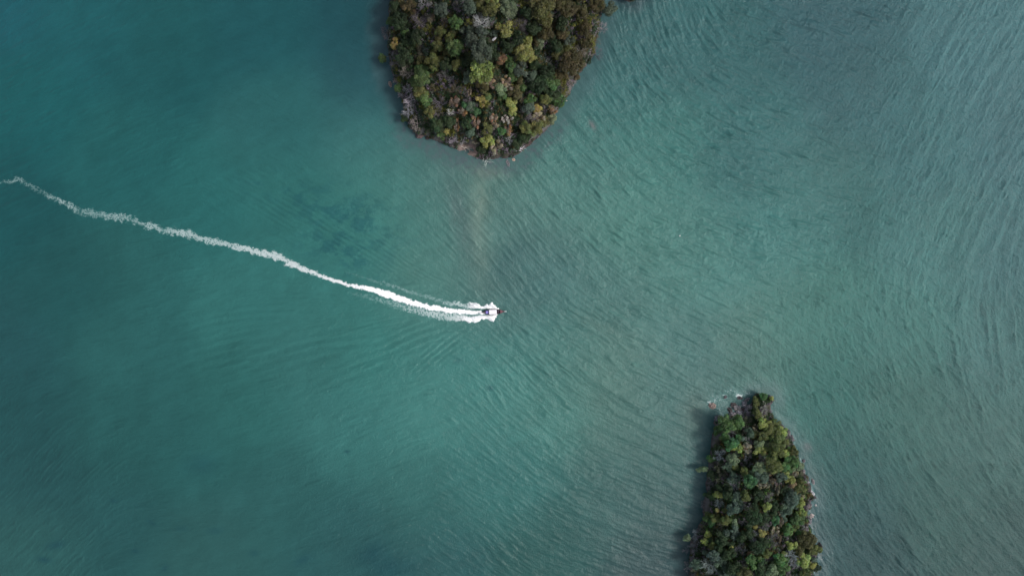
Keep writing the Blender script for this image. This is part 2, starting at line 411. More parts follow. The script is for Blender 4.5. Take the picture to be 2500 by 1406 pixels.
def stroke(X, Y, pts):
    """pts: (px,py,halfwidth px,strength): soft ribbon, returns (profile 0..1, strength)"""
    best = np.full(X.shape, -1e9); st = np.zeros(X.shape)
    for (a, b, w0, s0), (c, d, w1, s1) in zip(pts[:-1], pts[1:]):
        dx, dy = c - a, d - b
        t = np.clip(((X - a) * dx + (Y - b) * dy) / (dx * dx + dy * dy + 1e-9), 0, 1)
        w = (w0 + (w1 - w0) * t) * (1 + (.9 * vnoise(X / 11.0, Y / 11.0, 401) - .45) * sstep(1000, 650, X))
        e = 1 - ((X - a - t * dx) ** 2 + (Y - b - t * dy) ** 2) / (w * w)
        q = e > best
        best = np.where(q, e, best); st = np.where(q, s0 + (s1 - s0) * t, st)
    return np.clip(best, -1, 1), st

def in_poly(X, Y, P):
    return sdist(np.array(P, float), X, Y)

def foam_object(name, box, fn, label, cat, st=0.22, kind="stuff", zoff=0.05):
    x0, y0, x1, y1 = box
    xs = np.arange(x0, x1, st / S); ys = np.arange(y0, y1, st / S)
    X, Y = np.meshgrid(xs, ys)
    D, lift = fn(X, Y)
    wxx = wx(X); wyy = wy(Y)
    Z = water_z(wxx, wyy) + zoff + lift
    n1_, n2_ = X.shape
    idx = np.arange(n1_ * n2_).reshape(n1_, n2_)
    F = np.stack([idx[:-1, :-1], idx[1:, :-1], idx[1:, 1:], idx[:-1, 1:]], -1).reshape(-1, 4)
    F = F[D.ravel()[F].max(1) > 0.03]
    used = np.unique(F); rm = np.full(n1_ * n2_, -1); rm[used] = np.arange(len(used))
    me = mesh_np(name, np.stack([wxx.ravel(), wyy.ravel(), Z.ravel()], -1)[used], rm[F], True)
    set_val(me, "dens", D.ravel()[used])
    return tag(link(name, me, M_FOAM), label, cat, kind=kind)

TRAIL = [(-20,447,6,.45),(0,446,6,.5),(45,438,8,.7),(62,446,8,.55),(75,455,9,.55),(105,470,8,.5),(125,480,9,.7),(140,488,10,.75),(170,503,9,.8),(195,517,9,.6),(220,520,10,.72),(250,524,9,.7),(290,530,13,.75),(320,535,13,.7),(335,543,8,.7),(365,552,9,.85),(400,563,8,.75),(440,568,12,.9),(470,573,12,.85),(485,582,8,.85),(510,588,9,.88),(560,599,9,.92),(600,607,9,.98),(640,617,11,1.0),(665,622,14,1.0),(690,632,13,1.0),(720,648,8,1.05),(760,665,7,1.05),(800,680,6,1.1),(850,695,5.5,1.15),(880,701,6,1.2),(910,707,9,1.25),(950,720,8.5,1.3),(1000,737,7.5,1.4),(1050,750,6.5,1.5),(1100,758.5,6,1.6),(1150,762.5,5.5,1.7),(1182,763.5,3.5,1.8)]
UPS = [(1218,756,1.5,1.5),(1206,750,5,1.5),(1190,751,4,1.4),(1178,752,3,1.2),(1165,748,6,1.15),(1148,745,9,1.1),(1138,750,5,.9),(1125,745,6,.95),(1110,740,7,.95),(1096,743,5,.75),(1086,737,6,.8),(1071,733,6,.7),(1049,727,6,.7),(1020,718,4.5,.6),(1004,715,5.5,.7),(987,707,4.5,.6),(954,696,5,.62),(914,687,4,.45),(880,676,4,.3),(840,662,3,.2)]
LOS = [(1214,768,2,1.5),(1203,774,6,1.5),(1186,773,4,1.4),(1172,774,5,1.3),(1158,779,7,1.3),(1143,779,7,1.25),(1130,776,7,1.1),(1112,777,9,1.0),(1082,775,8,.9),(1066,772,9,.85),(1046,769,7,.8),(1020,761,8,.75),(987,752,8,.65),(950,742,8,.5),(920,734,8,.35),(880,722,6,.2)]
MIDS = [(1180,769,4,.75),(1120,771,9,.95),(1060,766,10,.95),(1010,756,10,.85),(960,741,9,.7),(900,725,8,.5),(860,716,6,.3)]
SPIKES_UP = [(1218,756),(1212,751),(1204,743),(1202,737),(1197,741),(1193,745),(1189,741),(1186,745),(1180,749),(1173,748),(1170,742),(1166,741),(1162,739),(1158,741),(1152,741),(1145,737),(1142,742),(1139,747),(1142,751),(1160,753),(1180,752),(1190,753),(1196,755)]
SPIKES_LO = [(1216,767),(1212,771),(1208,778),(1205,786),(1199,784),(1192,780),(1186,778),(1180,781),(1175,778),(1171,783),(1164,787),(1158,789),(1155,784),(1152,781),(1150,787),(1144,789),(1141,784),(1138,780),(1142,775),(1160,773),(1180,770),(1196,769)]
def wake(X, Y):
    a = fbm(X / 9, Y / 9, 201, 3); b = fbm(X / 9, Y / 9, 205, 3)
    far = .35 + .65 * sstep(900, 650, X)
    Xw = X + far * (a - .5) * 8 + (fbm(X / 3.2, Y / 3.2, 211, 2) - .5) * 4
    Yw = Y + far * (b - .5) * 10 + (fbm(X / 3.2, Y / 3.2, 215, 2) - .5) * 6
    fine = fbm(X / 3.0, Y / 3.0, 221, 4, 0.7)
    vfine = fbm(X / 1.6, Y / 1.6, 231, 2, 0.7)
    D = np.zeros(X.shape); lift = np.zeros(X.shape)
    for pts, ws, edge in ((TRAIL, .8, .8), (UPS, 1.0, 1.1), (LOS, 1.0, 1.1), (MIDS, 1.0, 1.6)):
        e, s = stroke(Xw, Yw, [(q[0], q[1], q[2] * ((.92 if q[0] < 620 else ws) if q[3] < 1.3 else 1), q[3]) for q in pts])
        k = e * .9 + (s - .95) * 1.0 - edge * (fine - .5) * np.clip(4.6 - 2.0 * s, 2.0, 3.8) - (vfine - .5) * 1.0
        dd = sstep(-.1, 1.15 - .35 * np.clip(s, 0, 1.5), k) * np.clip(.05 + np.where(s < 1, .52 * s ** 2.1, .52 * s ** 3), 0, 1) * sstep(-0.05, .3, e)
        dd = np.maximum(dd, .13 * np.clip(s, 0, 1) ** 2 * sstep(-.7, 1.0, k) * sstep(-.95, .4, e))
        dd *= (X < 1222)
        D = np.maximum(D, dd)
        lift = np.maximum(lift, dd * s * .12)
    for P in (SPIKES_UP, SPIKES_LO):
        q = in_poly(X + (a - .5) * 2, Y + (b - .5) * 2, P)
        dd = sstep(-0.7, 0.6, q + (vfine - .5) * 1.2) * np.where(X < 1180, sstep(-1.2, 1.6, 2.2 - fine * 2.4 + (X - 1160) / 30), 1)
        D = np.maximum(D, dd); lift = np.maximum(lift, dd * .5 * sstep(-1, 4, q))
    lift = lift * (0.5 + fine)
    # open water right behind the hull sides
    e, s = stroke(X, Y, [(1150,757,1.5,1),(1168,757,2.2,1),(1186,754.5,2.2,1),(1196,754.5,1.0,1)])
    D *= 1 - .85 * sstep(0, .8, e)
    e, s = stroke(X, Y, [(1142,769,1.5,1),(1165,769.5,1.8,1),(1188,769,1.2,1)])
    D *= 1 - .7 * sstep(0, .8, e)
    return np.clip(D, 0, 1), lift
foam_object("wake_foam", (-24, 415, 1226, 806), wake, "white foaming wake curving from the left edge to the longtail boat", "wake", 0.2)

def rockfoam(X, Y):
    fine = fbm(X / 2.2, Y / 2.2, 301, 3, .7); mid_ = fbm(X / 6, Y / 6, 305, 3)
    D = np.zeros(X.shape)
    for cx, cy, rx, ry, s in [(1732,982,5,5,.95),(1742,978,10,4,.5),(1770,963,6,3,.65),(1804,965,9,4,1.1),(1800,962,12,5,.5),(1817,985,3,6,.65),(1815,992,3,5,.5),
            (1755,972,22,8,.25),(1790,955,26,7,.25),(1830,965,20,8,.25)]:
        e = np.exp(-((X - cx) / rx) ** 2 - ((Y - cy) / ry) ** 2) * s
        D = np.maximum(D, e)
    D = sstep(.1, 1.3, D * 1.4 - (fine - .5) * 1.4 - (mid_ - .5))
    return D * .62, D * .05
foam_object("shore_foam", (1700, 935, 1860, 1010), rockfoam, "thin white foam breaking on the rocks off the lower island's tip", "foam", 0.2)
def eastfoam(X, Y):
    fine = fbm(X / 1.8, Y / 1.8, 311, 3, .7); n_ = fbm(X / 8, Y / 8, 313, 3)
    d = sdist(np.array([(a, b) for a, b in LOW], float), X, Y)
    e = np.exp(-((d + 4) / 5.0) ** 2) * sstep(1880, 1920, X) * sstep(.5, .75, n_)
    D = sstep(.3, .9, e * 1.2 - (fine - .5) * 1.8)
    return D * .16, D * 0
foam_object("shore_foam", (1870, 1000, 2030, 1420), eastfoam, "faint broken foam lapping the rocky right shore of the lower island", "foam", 0.22)
# ------------------------------------------------------------------ boat
def loft(rings, close=True, caps=True):
    """rings: list of (k,3) arrays"""
    V = np.concatenate(rings); n = len(rings); k = len(rings[0])
    Fq = []
    for i in range(n - 1):
        for j in range(k if close else k - 1):
            a = i * k + j; b = i * k + (j + 1) % k
            Fq.append((a, b, b + k, a + k))
    me_v = [tuple(v) for v in V]
    faces = [tuple(f) for f in Fq]
    if caps and close:
        faces.append(tuple(range(k))[::-1]); faces.append(tuple(range((n - 1) * k, n * k)))
    return me_v, faces

class MB:
    def __init__(s): s.v = []; s.f = []
    def add(s, v, f):
        o = len(s.v); s.v += [tuple(a) for a in v]; s.f += [tuple(i + o for i in q) for q in f]; return s
    def box(s, c, d, rz=0.0, ry=0.0):
        R = Matrix.Rotation(rz, 3, 'Z') @ Matrix.Rotation(ry, 3, 'Y')
        v = [Vector(c) + R @ Vector((x * d[0] / 2, y * d[1] / 2, z * d[2] / 2)) for x in (-1, 1) for y in (-1, 1) for z in (-1, 1)]
        return s.add(v, [(0, 1, 3, 2), (4, 6, 7, 5), (0, 4, 5, 1), (2, 3, 7, 6), (0, 2, 6, 4), (1, 5, 7, 3)])
    def tube(s, pts, rad, n=8):
        rings = []
        for i, p_ in enumerate(pts):
            a = Vector(pts[max(i - 1, 0)]); b = Vector(pts[min(i + 1, len(pts) - 1)])
            t = (b - a).normalized(); u = t.orthogonal().normalized(); w = t.cross(u)
            r = rad[i] if isinstance(rad, (list, tuple)) else rad
            rings.append(np.array([Vector(p_) + u * r * math.cos(2 * math.pi * j / n) + w * r * math.sin(2 * math.pi * j / n) for j in range(n)]))
        return s.add(*loft(rings))
    def build(s, name, mat, parent=None, bevel=0.0, smooth=False):
        me = bpy.data.meshes.new(name); me.from_pydata(s.v, [], s.f); me.update()
        bm = bmesh.new(); bm.from_mesh(me)
        bmesh.ops.recalc_face_normals(bm, faces=bm.faces)
        if bevel:
            bmesh.ops.bevel(bm, geom=bm.edges[:], offset=bevel, segments=2, affect='EDGES', clamp_overlap=True)
        bm.to_mesh(me); bm.free()
        if smooth: me.polygons.foreach_set("use_smooth", [True] * len(me.polygons))
        return link(name, me, mat, parent)

hull_m = simple_mat("dark_hull_paint", (38, 26, 34), 0.4, 0.4)
rail_m = simple_mat("dark_varnished_wood", (58, 40, 46), 0.4, 0.4)
floor_m = simple_mat("dark_wooden_floor", (44, 34, 46), 0.7)
deck_m = simple_mat("faded_pink_deck", (150, 105, 112), 0.6, nscale=1.5)
white_m = simple_mat("white_roof_canvas", (246, 242, 248), 0.7, nscale=0.8, namt=0.06)
blue_m = simple_mat("violet_blue_tarp", (148, 138, 208), 0.6, nscale=2)
steel_m = simple_mat("grey_engine_metal", (150, 145, 150), 0.35, 0.5, metal=0.3)
rib_m = simple_mat("pale_ribbon", (225, 240, 238), 0.8)
pinkr_m = simple_mat("pink_ribbon", (236, 205, 214), 0.8)
skin_m = simple_mat("cargo_cloth", (110, 98, 120), 0.8, nscale=5)

bx, by = wx(1205.5), wy(761.2)
boat = bpy.data.objects.new("longtail_boat", None); C.objects.link(boat)
tag(boat, "narrow dark longtail boat with white canopy and violet stern awning, speeding right", "boat")
boat.location = (bx, by, 0.05); boat.rotation_euler = (0, math.radians(-1.5), math.radians(2.5))
L = 11.0
def half(t):      # half beam along the hull, t 0 stern .. 1 bow
    a = min(1.0, (t / 0.36)) ; b = min(1.0, (1 - t) / 0.40)
    return max(0.05, 1.22 * (math.sin(a * math.pi / 2) ** 0.8) * (math.sin(b * math.pi / 2) ** 1.0))
def sheer(t): return 0.78 + 0.35 * max(0, (0.2 - t) / 0.2) ** 2 + 1.15 * max(0, (t - 0.6) / 0.4) ** 2.2
outer = []; N = 28
for i in range(N + 1):
    t = i / N; x = (t - 0.5) * L; b = half(t); z = sheer(t)
    kz = -0.35 + 0.25 * max(0, (0.15 - t) / .15) + 1.1 * max(0, (t - 0.75) / 0.25) ** 1.8
    th = 0.09; b2 = max(0.02, b - th)
    prof = [(b, z), (b * 0.93, z * 0.45 + kz * 0.2), (b * 0.62, kz * 0.7), (0, kz), (-b * 0.62, kz * 0.7), (-b * 0.93, z * 0.45 + kz * 0.2), (-b, z),
            (-b2, z), (-b2 * 0.9, z * 0.45 + 0.12), (-b2 * 0.55, max(kz * .5 + .1, 0.02)), (0, max(kz + .12, 0.0)), (b2 * 0.55, max(kz * .5 + .1, 0.02)), (b2 * 0.9, z * 0.45 + 0.12), (b2, z)]
    outer.append(np.array([(x, yy, zz) for yy, zz in prof]))
mb = MB(); mb.add(*loft(outer)); mb.build("hull", hull_m, boat, smooth=False)
for sgn in (-1, 1):
    mb = MB(); mb.tube([((i / N - .5) * L, sgn * (half(i / N) - .03), sheer(i / N) + .03) for i in range(N + 1)], 0.06, 6)
    mb.build("gunwale", rail_m, boat, smooth=True)
mb = MB()      # floor boards
for i in range(-16, 9):
    t = (i * 0.26) / L + .5; mb.box((i * .26, 0, .22), (.235, max(.2, 2 * (half(t) - .28)), .04))
mb.build("floor", floor_m, boat)
# canopy with curved top and six posts
ring = []; xs0, xs1 = -2.15, 1.55
for i in range(9):
    x = xs0 + (xs1 - xs0) * i / 8
    top = [(x, y, 2.05 + 0.16 * (1 - (y / 1.08) ** 2) + .015 * math.sin(i * 2.1)) for y in np.linspace(-1.08, 1.08, 11)]
    bot = [(x, y, 2.0 + 0.14 * (1 - (y / 1.08) ** 2)) for y in np.linspace(1.08, -1.08, 11)]
    ring.append(np.array(top + bot))
mb = MB(); mb.add(*loft(ring)); roof = mb.build("canopy_roof", white_m, boat, smooth=False)
for i in range(4):
    x = xs0 + .1 + (xs1 - xs0 - .2) * i / 3
    mb = MB(); mb.tube([(x, y, 1.98 + 0.14 * (1 - (y / 1.08) ** 2)) for y in np.linspace(-1.05, 1.05, 9)], .03, 6)
    mb.build("roof_hoop", rail_m, roof)
for x in (-1.95, -.3, 1.35):
    for sgn in (-1, 1):
        mb = MB(); mb.tube([(x, sgn * 1.04, .55), (x, sgn * 1.02, 2.0)], .035, 6); mb.build("canopy_post", rail_m, boat)
for x in (-2.9, -1.4, -.6, .2, 1.0, 1.9, 2.6):
    t = x / L + .5
    mb = MB(); mb.box((x, 0, .55), (.28, 2 * (half(t) - .13), .05)); mb.build("bench", rail_m, boat, .01)
mb = MB(); mb.box((2.25, .25, .5), (.5, .45, .35), .3); mb.box((2.2, -.4, .45), (.42, .3, .3), -.2); mb.build("luggage", skin_m, boat, .05)
# fore deck planks, following the sheer
ring = []
for i in range(9):
    t = 0.795 + 0.17 * i / 8; x = (t - .5) * L; b = max(.06, half(t) - .07); z = sheer(t) + .01
    ring.append(np.array([(x, -b, z), (x, 0, z + .05), (x, b, z), (x, b, z - .05), (x, 0, z - .02), (x, -b, z - .05)]))
mb = MB(); mb.add(*loft(ring)); mb.build("foredeck", deck_m, boat)
mb = MB(); mb.tube([(5.2, 0, 1.75), (5.6, 0, 2.1), (5.95, 0, 2.5)], [.16, .11, .07], 8); mb.build("prow", rail_m, boat)
def ribbon(name, c, r, mt):
    mb = MB()
    for j in range(9):
        a = j * 0.7; 
        mb.tube([Vector(c) + Vector((rnd.uniform(-.08, .08), 0, rnd.uniform(-.1, .1))), Vector(c) + Vector((math.cos(a) * r * .6, math.sin(a) * r * .6, .05)), Vector(c) + Vector((math.cos(a) * r, math.sin(a) * r, -.25))], [.08, .09, .04], 5)
    return mb.build(name, mt, boat, smooth=True)
ribbon("bow_ribbon", (5.35, 0, 1.95), .28, pinkr_m)
ribbon("bow_ribbon", (6.0, 0.05, 2.5), .38, rib_m)
# stern awning
ring = []
for i in range(6):
    x = -3.85 + 1.4 * i / 5
    hw = .62 + .16 * i / 5
    ring.append(np.array([(x, y, 1.55 + .08 * (1 - (y / hw) ** 2) + rnd.uniform(-.02, .02)) for y in np.linspace(-hw, hw, 7)] + [(x, y, 1.51) for y in np.linspace(hw, -hw, 7)]))
mb = MB(); mb.add(*loft(ring)); mb.build("stern_awning", blue_m, boat)
for x in (-3.75, -2.55):
    for sgn in (-1, 1):
        mb = MB(); mb.tube([(x, sgn * .6, .7), (x, sgn * .6, 1.52)], .025, 6); mb.build("awning_post", rail_m, boat)
mb = MB(); mb.box((-4.6, -.02, 1.0), (.62, .42, .38)); mb.box((-4.75, 0, 1.22), (.3, .3, .12)); mb.tube([(-4.35, .1, 1.2), (-4.35, .1, 1.45)], .05, 8); mb.tube([(-4.3, 0, 1.05), (-3.9, .1, 1.3)], .025, 6)
eng = mb.build("engine", steel_m, boat, .03)
mb = MB(); mb.tube([(-4.9, 0, 1.0), (-8.6, -.15, -.1)], .045, 8); mb.tube([(-8.45, -.15, -.07), (-8.62, -.15, -.1)], .18, 8)
mb.build("tail_shaft", steel_m, boat)

# ------------------------------------------------------------------ rocks
m, nt, p, out = new_mat("shore_rock")
oi = nt.nodes.new("ShaderNodeObjectInfo"); tc = nt.nodes.new("ShaderNodeTexCoord")
n1 = nt.nodes.new("ShaderNodeTexNoise"); n1.inputs["Scale"].default_value = 2.6; n1.inputs["Detail"].default_value = 8; n1.inputs["Roughness"].default_value = .7
nt.links.new(tc.outputs["Object"], n1.inputs["Vector"])
mr = nt.nodes.new("ShaderNodeMapRange"); mr.inputs[1].default_value = .35; mr.inputs[2].default_value = .65; mr.inputs[3].default_value = .35; mr.inputs[4].default_value = 1.5
nt.links.new(n1.outputs[0], mr.inputs[0])
mul = nt.nodes.new("ShaderNodeVectorMath"); mul.operation = 'MULTIPLY'
nt.links.new(oi.outputs["Color"], mul.inputs[0]); nt.links.new(mr.outputs[0], mul.inputs[1])
nt.links.new(mul.outputs[0], p.inputs["Base Color"]); p.inputs["Roughness"].default_value = .8
M_ROCK = m
def rock_mesh(seed, rough=.5):
    bm = bmesh.new(); bmesh.ops.create_icosphere(bm, subdivisions=4, radius=1)
    o = Vector((seed * 7.1, seed * 3.3, seed * 1.7))
    for v in bm.verts:
        n = v.co.normalized()
        c = mnoise.voronoi(n * 1.6 + o)[0]
        r = 1 + rough * ((c[1] - c[0]) - .45) + .35 * rough * mnoise.fractal(n * 3 + o, 1, 2, 5)
        v.co = n * r
        v.co.z *= .7
    me = bpy.data.meshes.new("rock"); bm.to_mesh(me); bm.free()
    return me
RM = [rock_mesh(i, .45 + .12 * (i % 3)) for i in range(6)]
GREY = (125,120,130); RED = (120,84,76); DK = (58,50,60); PALE = (215,212,216)
ROCKS = [  # px, py, rx px, ry px, height m, colour, yaw, label
 (1740,990,9,8,1.3,(142,112,98),20,"reddish-brown rock standing alone in the sea, farthest left off the lower island"),
 (1771,969,5,4,.8,(80,74,84),0,"small dark rock awash between the reddish rock and the foam-ringed rock"),
 (1806,971,7,5,1.1,(70,60,70),-30,"dark rock with white foam on its upper side, off the lower island's tip"),
 (1791,989,7,6,1.2,(80,66,68),10,"dark maroon boulder at the water's edge, topmost left of the boulder heap"),
 (1802,998,11,8,2.2,(132,124,126),-20,"large mottled grey-pink boulder in the middle of the boulder heap"),
 (1806,1010,8,7,2.4,(150,146,158),10,"pale grey rounded boulder at the lower right of the boulder heap"),
 (1791,1012,9,6,2.2,(135,122,132),0,"knobbly lilac-grey boulder at the bottom of the boulder heap"),
 (1783,1001,6,8,1.2,(62,52,56),40,"nearly black boulder on the left flank of the boulder heap"),
 (1814,1000,5,5,1.6,(84,64,72),0,"small dark boulder right of the large mottled boulder"),
 (1819,987,6,8,1.6,(120,118,130),20,"grey rock hollowed by the sea, just above the boulder heap"),
 (1824,976,8,4,1.4,(100,96,104),35,"long narrow grey rock pointing to the foam, above the hollowed rock"),
 (1830,996,7,7,2.2,(118,112,122),0,"grey rock ledge between the boulder heap and the pink shrub"),
 (1759,1024,12,9,3.0,(100,100,112),-15,"craggy grey rock ledge at the left foot of the boulder heap"),
 (1872,984,7,5,1.5,(62,56,68),0,"dark jagged rock under the tip's right side"),
 (1879,970,6,5,1.7,(80,74,90),0,"dark violet rock on the outermost tip of the lower island"),
 (1909,1040,7,4,1.0,(66,54,64),-30,"dark low rock on the right shore, nearest below the tip"),
 (1922,1054,6,9,1.0,(84,78,88),25,"grey-black shore rock second below the tip on the right shore"),
 (1933,1070,5,9,1.0,(90,86,96),20,"slim grey shore rock third below the tip on the right shore"),
 (1963,1125,4,4,.7,(90,84,96),0,"small grey rock awash off the upper right shore of the lower island"),
 (1961,1150,4,5,.9,(120,110,116),0,"pale pinkish shore rock above the two leaning slabs"),
 (1966,1172,7,4,1.0,(140,138,150),-45,"pale slab leaning from the right shore, above the white rock"),
 (1986,1176,3,7,.8,(130,122,126),15,"thin upright slab standing clear of the right shore"),
 (1984,1205,5,8,1.8,(180,180,188),30,"bright white and black streaked rock jutting from the right shore"),
 (1978,1217,12,4,1.4,(64,58,68),25,"black rock ledge directly under the white streaked rock"),
 (1992,1233,2.5,2.5,.5,(190,180,178),0,"tiny pale rock in the water below the white streaked rock"),
 (1975,1236,6,8,1.4,(112,100,98),0,"brownish shore rock below the black ledge"),
 (1982,1260,5,6,1.3,(190,170,165),-20,"pale pinkish rock knob at the foot of the right shore"),
 (1972,1271,9,9,1.8,(92,94,106),0,"blue-grey broken rock next to the pale pinkish knob"),
 (1964,1289,8,8,1.8,(104,96,106),0,"grey-violet shore rock lowest on the right shore"),
 (2003,1332,4,8,1.4,(44,42,50),30,"black rock rim on the right shore near the bottom edge"),
 (952,205,4,7,1.0,(125,106,96),10,"brown rock in the water at the left shore of the upper island"),
 (1024,331,8,7,1.5,(92,62,66),0,"dark reddish rock at the lower left shore of the upper island"),
 (1045,336,7,5,1.3,(60,42,50),20,"dark maroon rock right of the reddish one on the upper island's lower left shore"),
 (1104,356,8,4,1.2,(96,70,72),-15,"reddish rock at the upper left end of the little beach"),
 (1254,390,4,3.5,.5,(176,140,112),0,"small orange-brown rock in the shallows below the upper island"),
 (1292,350,12,4,1.2,(88,58,60),38,"long dark red rock shelf on the lower right shore of the upper island"),
 (1318,322,9,5,1.5,(110,90,100),45,"violet-grey rock above the dark red shelf on the upper island"),
 (1383,246,2.2,1.6,.7,(180,176,170),-20,"small white rock on the right shore of the upper island"),
 (1402,192,6,3,1.0,(96,96,112),-40,"grey rock below the pink bare trees on the upper island's right shore"),
 (1412,160,6,5,1.2,(70,64,78),0,"dark rock at the waterline right of the big brownish-olive tree"),
 (1240,398,4,9,.35,(96,96,104),15,"faint grey rock just awash below the bottom tip of the upper island"),
 (1206,96,5,1.8,1.2,(165,160,168),35,"bare white rock outcrop high among the trees of the upper island"),
]
for k, (px, py, rx, ry, h, col, yaw, lab) in enumerate(ROCKS):
    x, y = wx(px, h * .5), wy(py, h * .5)
    isl = 0 if px < 1500 else 1
    g = float(ground(isl, np.array([x]), np.array([y]))[0])
    base = max(0.0, min(g, 30.0) if (px, py) == (1206, 96) else min(g, 4.5))
    if (px, py) == (1206, 96): base = g + 3.0; x, y = wx(px, base), wy(py, base)
    o = link("rock", RM[k % 6].copy() if False else RM[k % 6], M_ROCK)
    hh = max(h, .4) * 1.25
    o.location = (x, y, base - hh * .15)
    o.scale = (rx * S * 1.22, ry * S * 1.22, hh * 1.15)
    o.rotation_euler = (0, 0, math.radians(yaw))
    o.color = tuple((lin(col) * .5 + lin(col).mean() * np.array([.5, .5, .49])) * 1.15) + (1,)
    grp = "rocks along the shores" 
    tag(o, lab, "rock", grp)

# buoy
mb = MB(); rings = []
for i in range(9):
    a = -math.pi / 2 + math.pi * i / 8
    rings.append(np.array([(.32 * max(.05, math.cos(a)) * math.cos(t), .32 * max(.05, math.cos(a)) * math.sin(t), .32 * math.sin(a)) for t in np.linspace(0, 2 * math.pi, 13)[:-1]]))
mb.add(*loft(rings))
b = bpy.data.objects.new("buoy", None); C.objects.link(b); b.location = (wx(1659.5), wy(576), .15)
mb.build("float", simple_mat("white_buoy_plastic", (240, 246, 244), .4, namt=.05), b, smooth=True)
mb = MB(); mb.tube([(0, 0, .28), (0, 0, .45)], .05, 8); mb.build("ring", steel_m, b)
tag(b, "tiny white buoy floating alone on the open water right of the boat", "buoy")

# ------------------------------------------------------------------ trees
def foliage_material():
    m, nt, p, out = new_mat("foliage")
    oi = nt.nodes.new("ShaderNodeObjectInfo")
    at = nt.nodes.new("ShaderNodeAttribute"); at.attribute_name = "leafvar"
    hs = nt.nodes.new("ShaderNodeHueSaturation")
    sp = nt.nodes.new("ShaderNodeSeparateColor")
    nt.links.new(at.outputs["Color"], sp.inputs[0])
    nt.links.new(sp.outputs[0], hs.inputs["Hue"]); nt.links.new(sp.outputs[1], hs.inputs["Value"]); nt.links.new(sp.outputs[2], hs.inputs["Saturation"])
    nt.links.new(oi.outputs["Color"], hs.inputs["Color"])
    nt.links.new(hs.outputs[0], p.inputs["Base Color"])
    p.inputs["Roughness"].default_value = .65; p.inputs["Specular IOR Level"].default_value = .25
    tl = nt.nodes.new("ShaderNodeBsdfTranslucent"); nt.links.new(hs.outputs[0], tl.inputs[0])
    mx = nt.nodes.new("ShaderNodeMixShader"); mx.inputs[0].default_value = .18
    nt.links.new(p.outputs[0], mx.inputs[1]); nt.links.new(tl.outputs[0], mx.inputs[2]); nt.links.new(mx.outputs[0], out.inputs[0])
    return m
M_LEAF = foliage_material()
m, nt, p, out = new_mat("bark")
oi = nt.nodes.new("ShaderNodeObjectInfo"); tc = nt.nodes.new("ShaderNodeTexCoord")
n1 = nt.nodes.new("ShaderNodeTexNoise"); n1.inputs["Scale"].default_value = 7; nt.links.new(tc.outputs["Object"], n1.inputs["Vector"])
mr = nt.nodes.new("ShaderNodeMapRange"); mr.inputs[3].default_value = .6; mr.inputs[4].default_value = 1.4; nt.links.new(n1.outputs[0], mr.inputs[0])
mul = nt.nodes.new("ShaderNodeVectorMath"); mul.operation = 'MULTIPLY'; nt.links.new(oi.outputs["Color"], mul.inputs[0]); nt.links.new(mr.outputs[0], mul.inputs[1])
nt.links.new(mul.outputs[0], p.inputs["Base Color"]); p.inputs["Roughness"].default_value = .85
M_BARK = m

def leaf_cards(pos, nrm, sz, asp, g, droop=0.0):
    """flat leaf sprays at pos facing nrm; returns verts, faces"""
    n = len(pos)
    nrm = nrm + g.normal(0, .45, (n, 3)); nrm /= np.linalg.norm(nrm, axis=1)[:, None] + 1e-9
    if droop:
        t = pos.copy(); t[:, 2] -= droop; t += g.normal(0, .35, (n, 3))
    else:
        t = g.normal(0, 1, (n, 3))
    t -= nrm * np.sum(t * nrm, 1)[:, None]; t /= np.linalg.norm(t, axis=1)[:, None] + 1e-9
    b = np.cross(nrm, t)
    s = (sz * g.uniform(.6, 1.35, n))[:, None]
    V = np.stack([pos - t * s * asp, pos + b * s * .8 + t * s * .15, pos + t * s * asp, pos - b * s * .8 - t * s * .15], 1)
    V[:, 2] += nrm * s * .25
    V[:, 0] -= nrm * s * .25
    F = np.arange(4 * n).reshape(n, 4)
    return V.reshape(-1, 3), F

def leafy_mesh(seed, nl=13, per=150, sz=.075, lob=.36, style="round"):
    g = np.random.default_rng(seed)
    # clump centres over a dome
    cs = []; k = 0; skx, sky_ = g.uniform(.85, 1.15), g.uniform(.85, 1.15)
    while len(cs) < nl and k < 4000:
        k += 1
        v = g.normal(0, 1, 3); v /= np.linalg.norm(v)
        if v[2] < -.25: continue
        q = v * np.array([1, 1, .75]) * (g.uniform(.5, .78) if len(cs) > 2 else g.uniform(.1, .5))
        if style == "open": q *= 1.08
        if all(np.linalg.norm(q - c) > lob * .72 for c, _ in cs) or k > 3000:
            cs.append((q * np.array([skx, sky_, 1]), lob * g.uniform(.5, 1.35)))
    VV = []; FF = []; CC = []; o = 0
    for c, r in cs:
        n = int(per * (r / lob) ** 2)
        v = g.normal(0, 1, (n, 3)); v /= np.linalg.norm(v, axis=1)[:, None]
        v[:, 2] = np.where(v[:, 2] < -.3, -v[:, 2], v[:, 2])
        rad = r * np.where(g.random(n) < .75, g.uniform(.75, 1.05, n), g.uniform(.4, 1.35, n))[:, None]
        pos = c + v * rad * np.array([1, 1, .85])
        V, F = leaf_cards(pos, v + np.array([0, 0, .3]), sz, 1.0, g)
        hue = .5 + g.normal(0, .018); val = g.uniform(.62, 1.35)
        cc = np.stack([hue + g.normal(0, .012, n), val * g.uniform(.72, 1.3, n), g.uniform(.75, 1.15, n)], -1)
        VV.append(V); FF.append(F + o); CC.append(np.repeat(cc, 4, 0)); o += len(V)
    V = np.concatenate(VV); me = mesh_np("crown", V, np.concatenate(FF)); set_col(me, "leafvar", np.concatenate(CC))
    me.materials.append(M_LEAF)
    return me

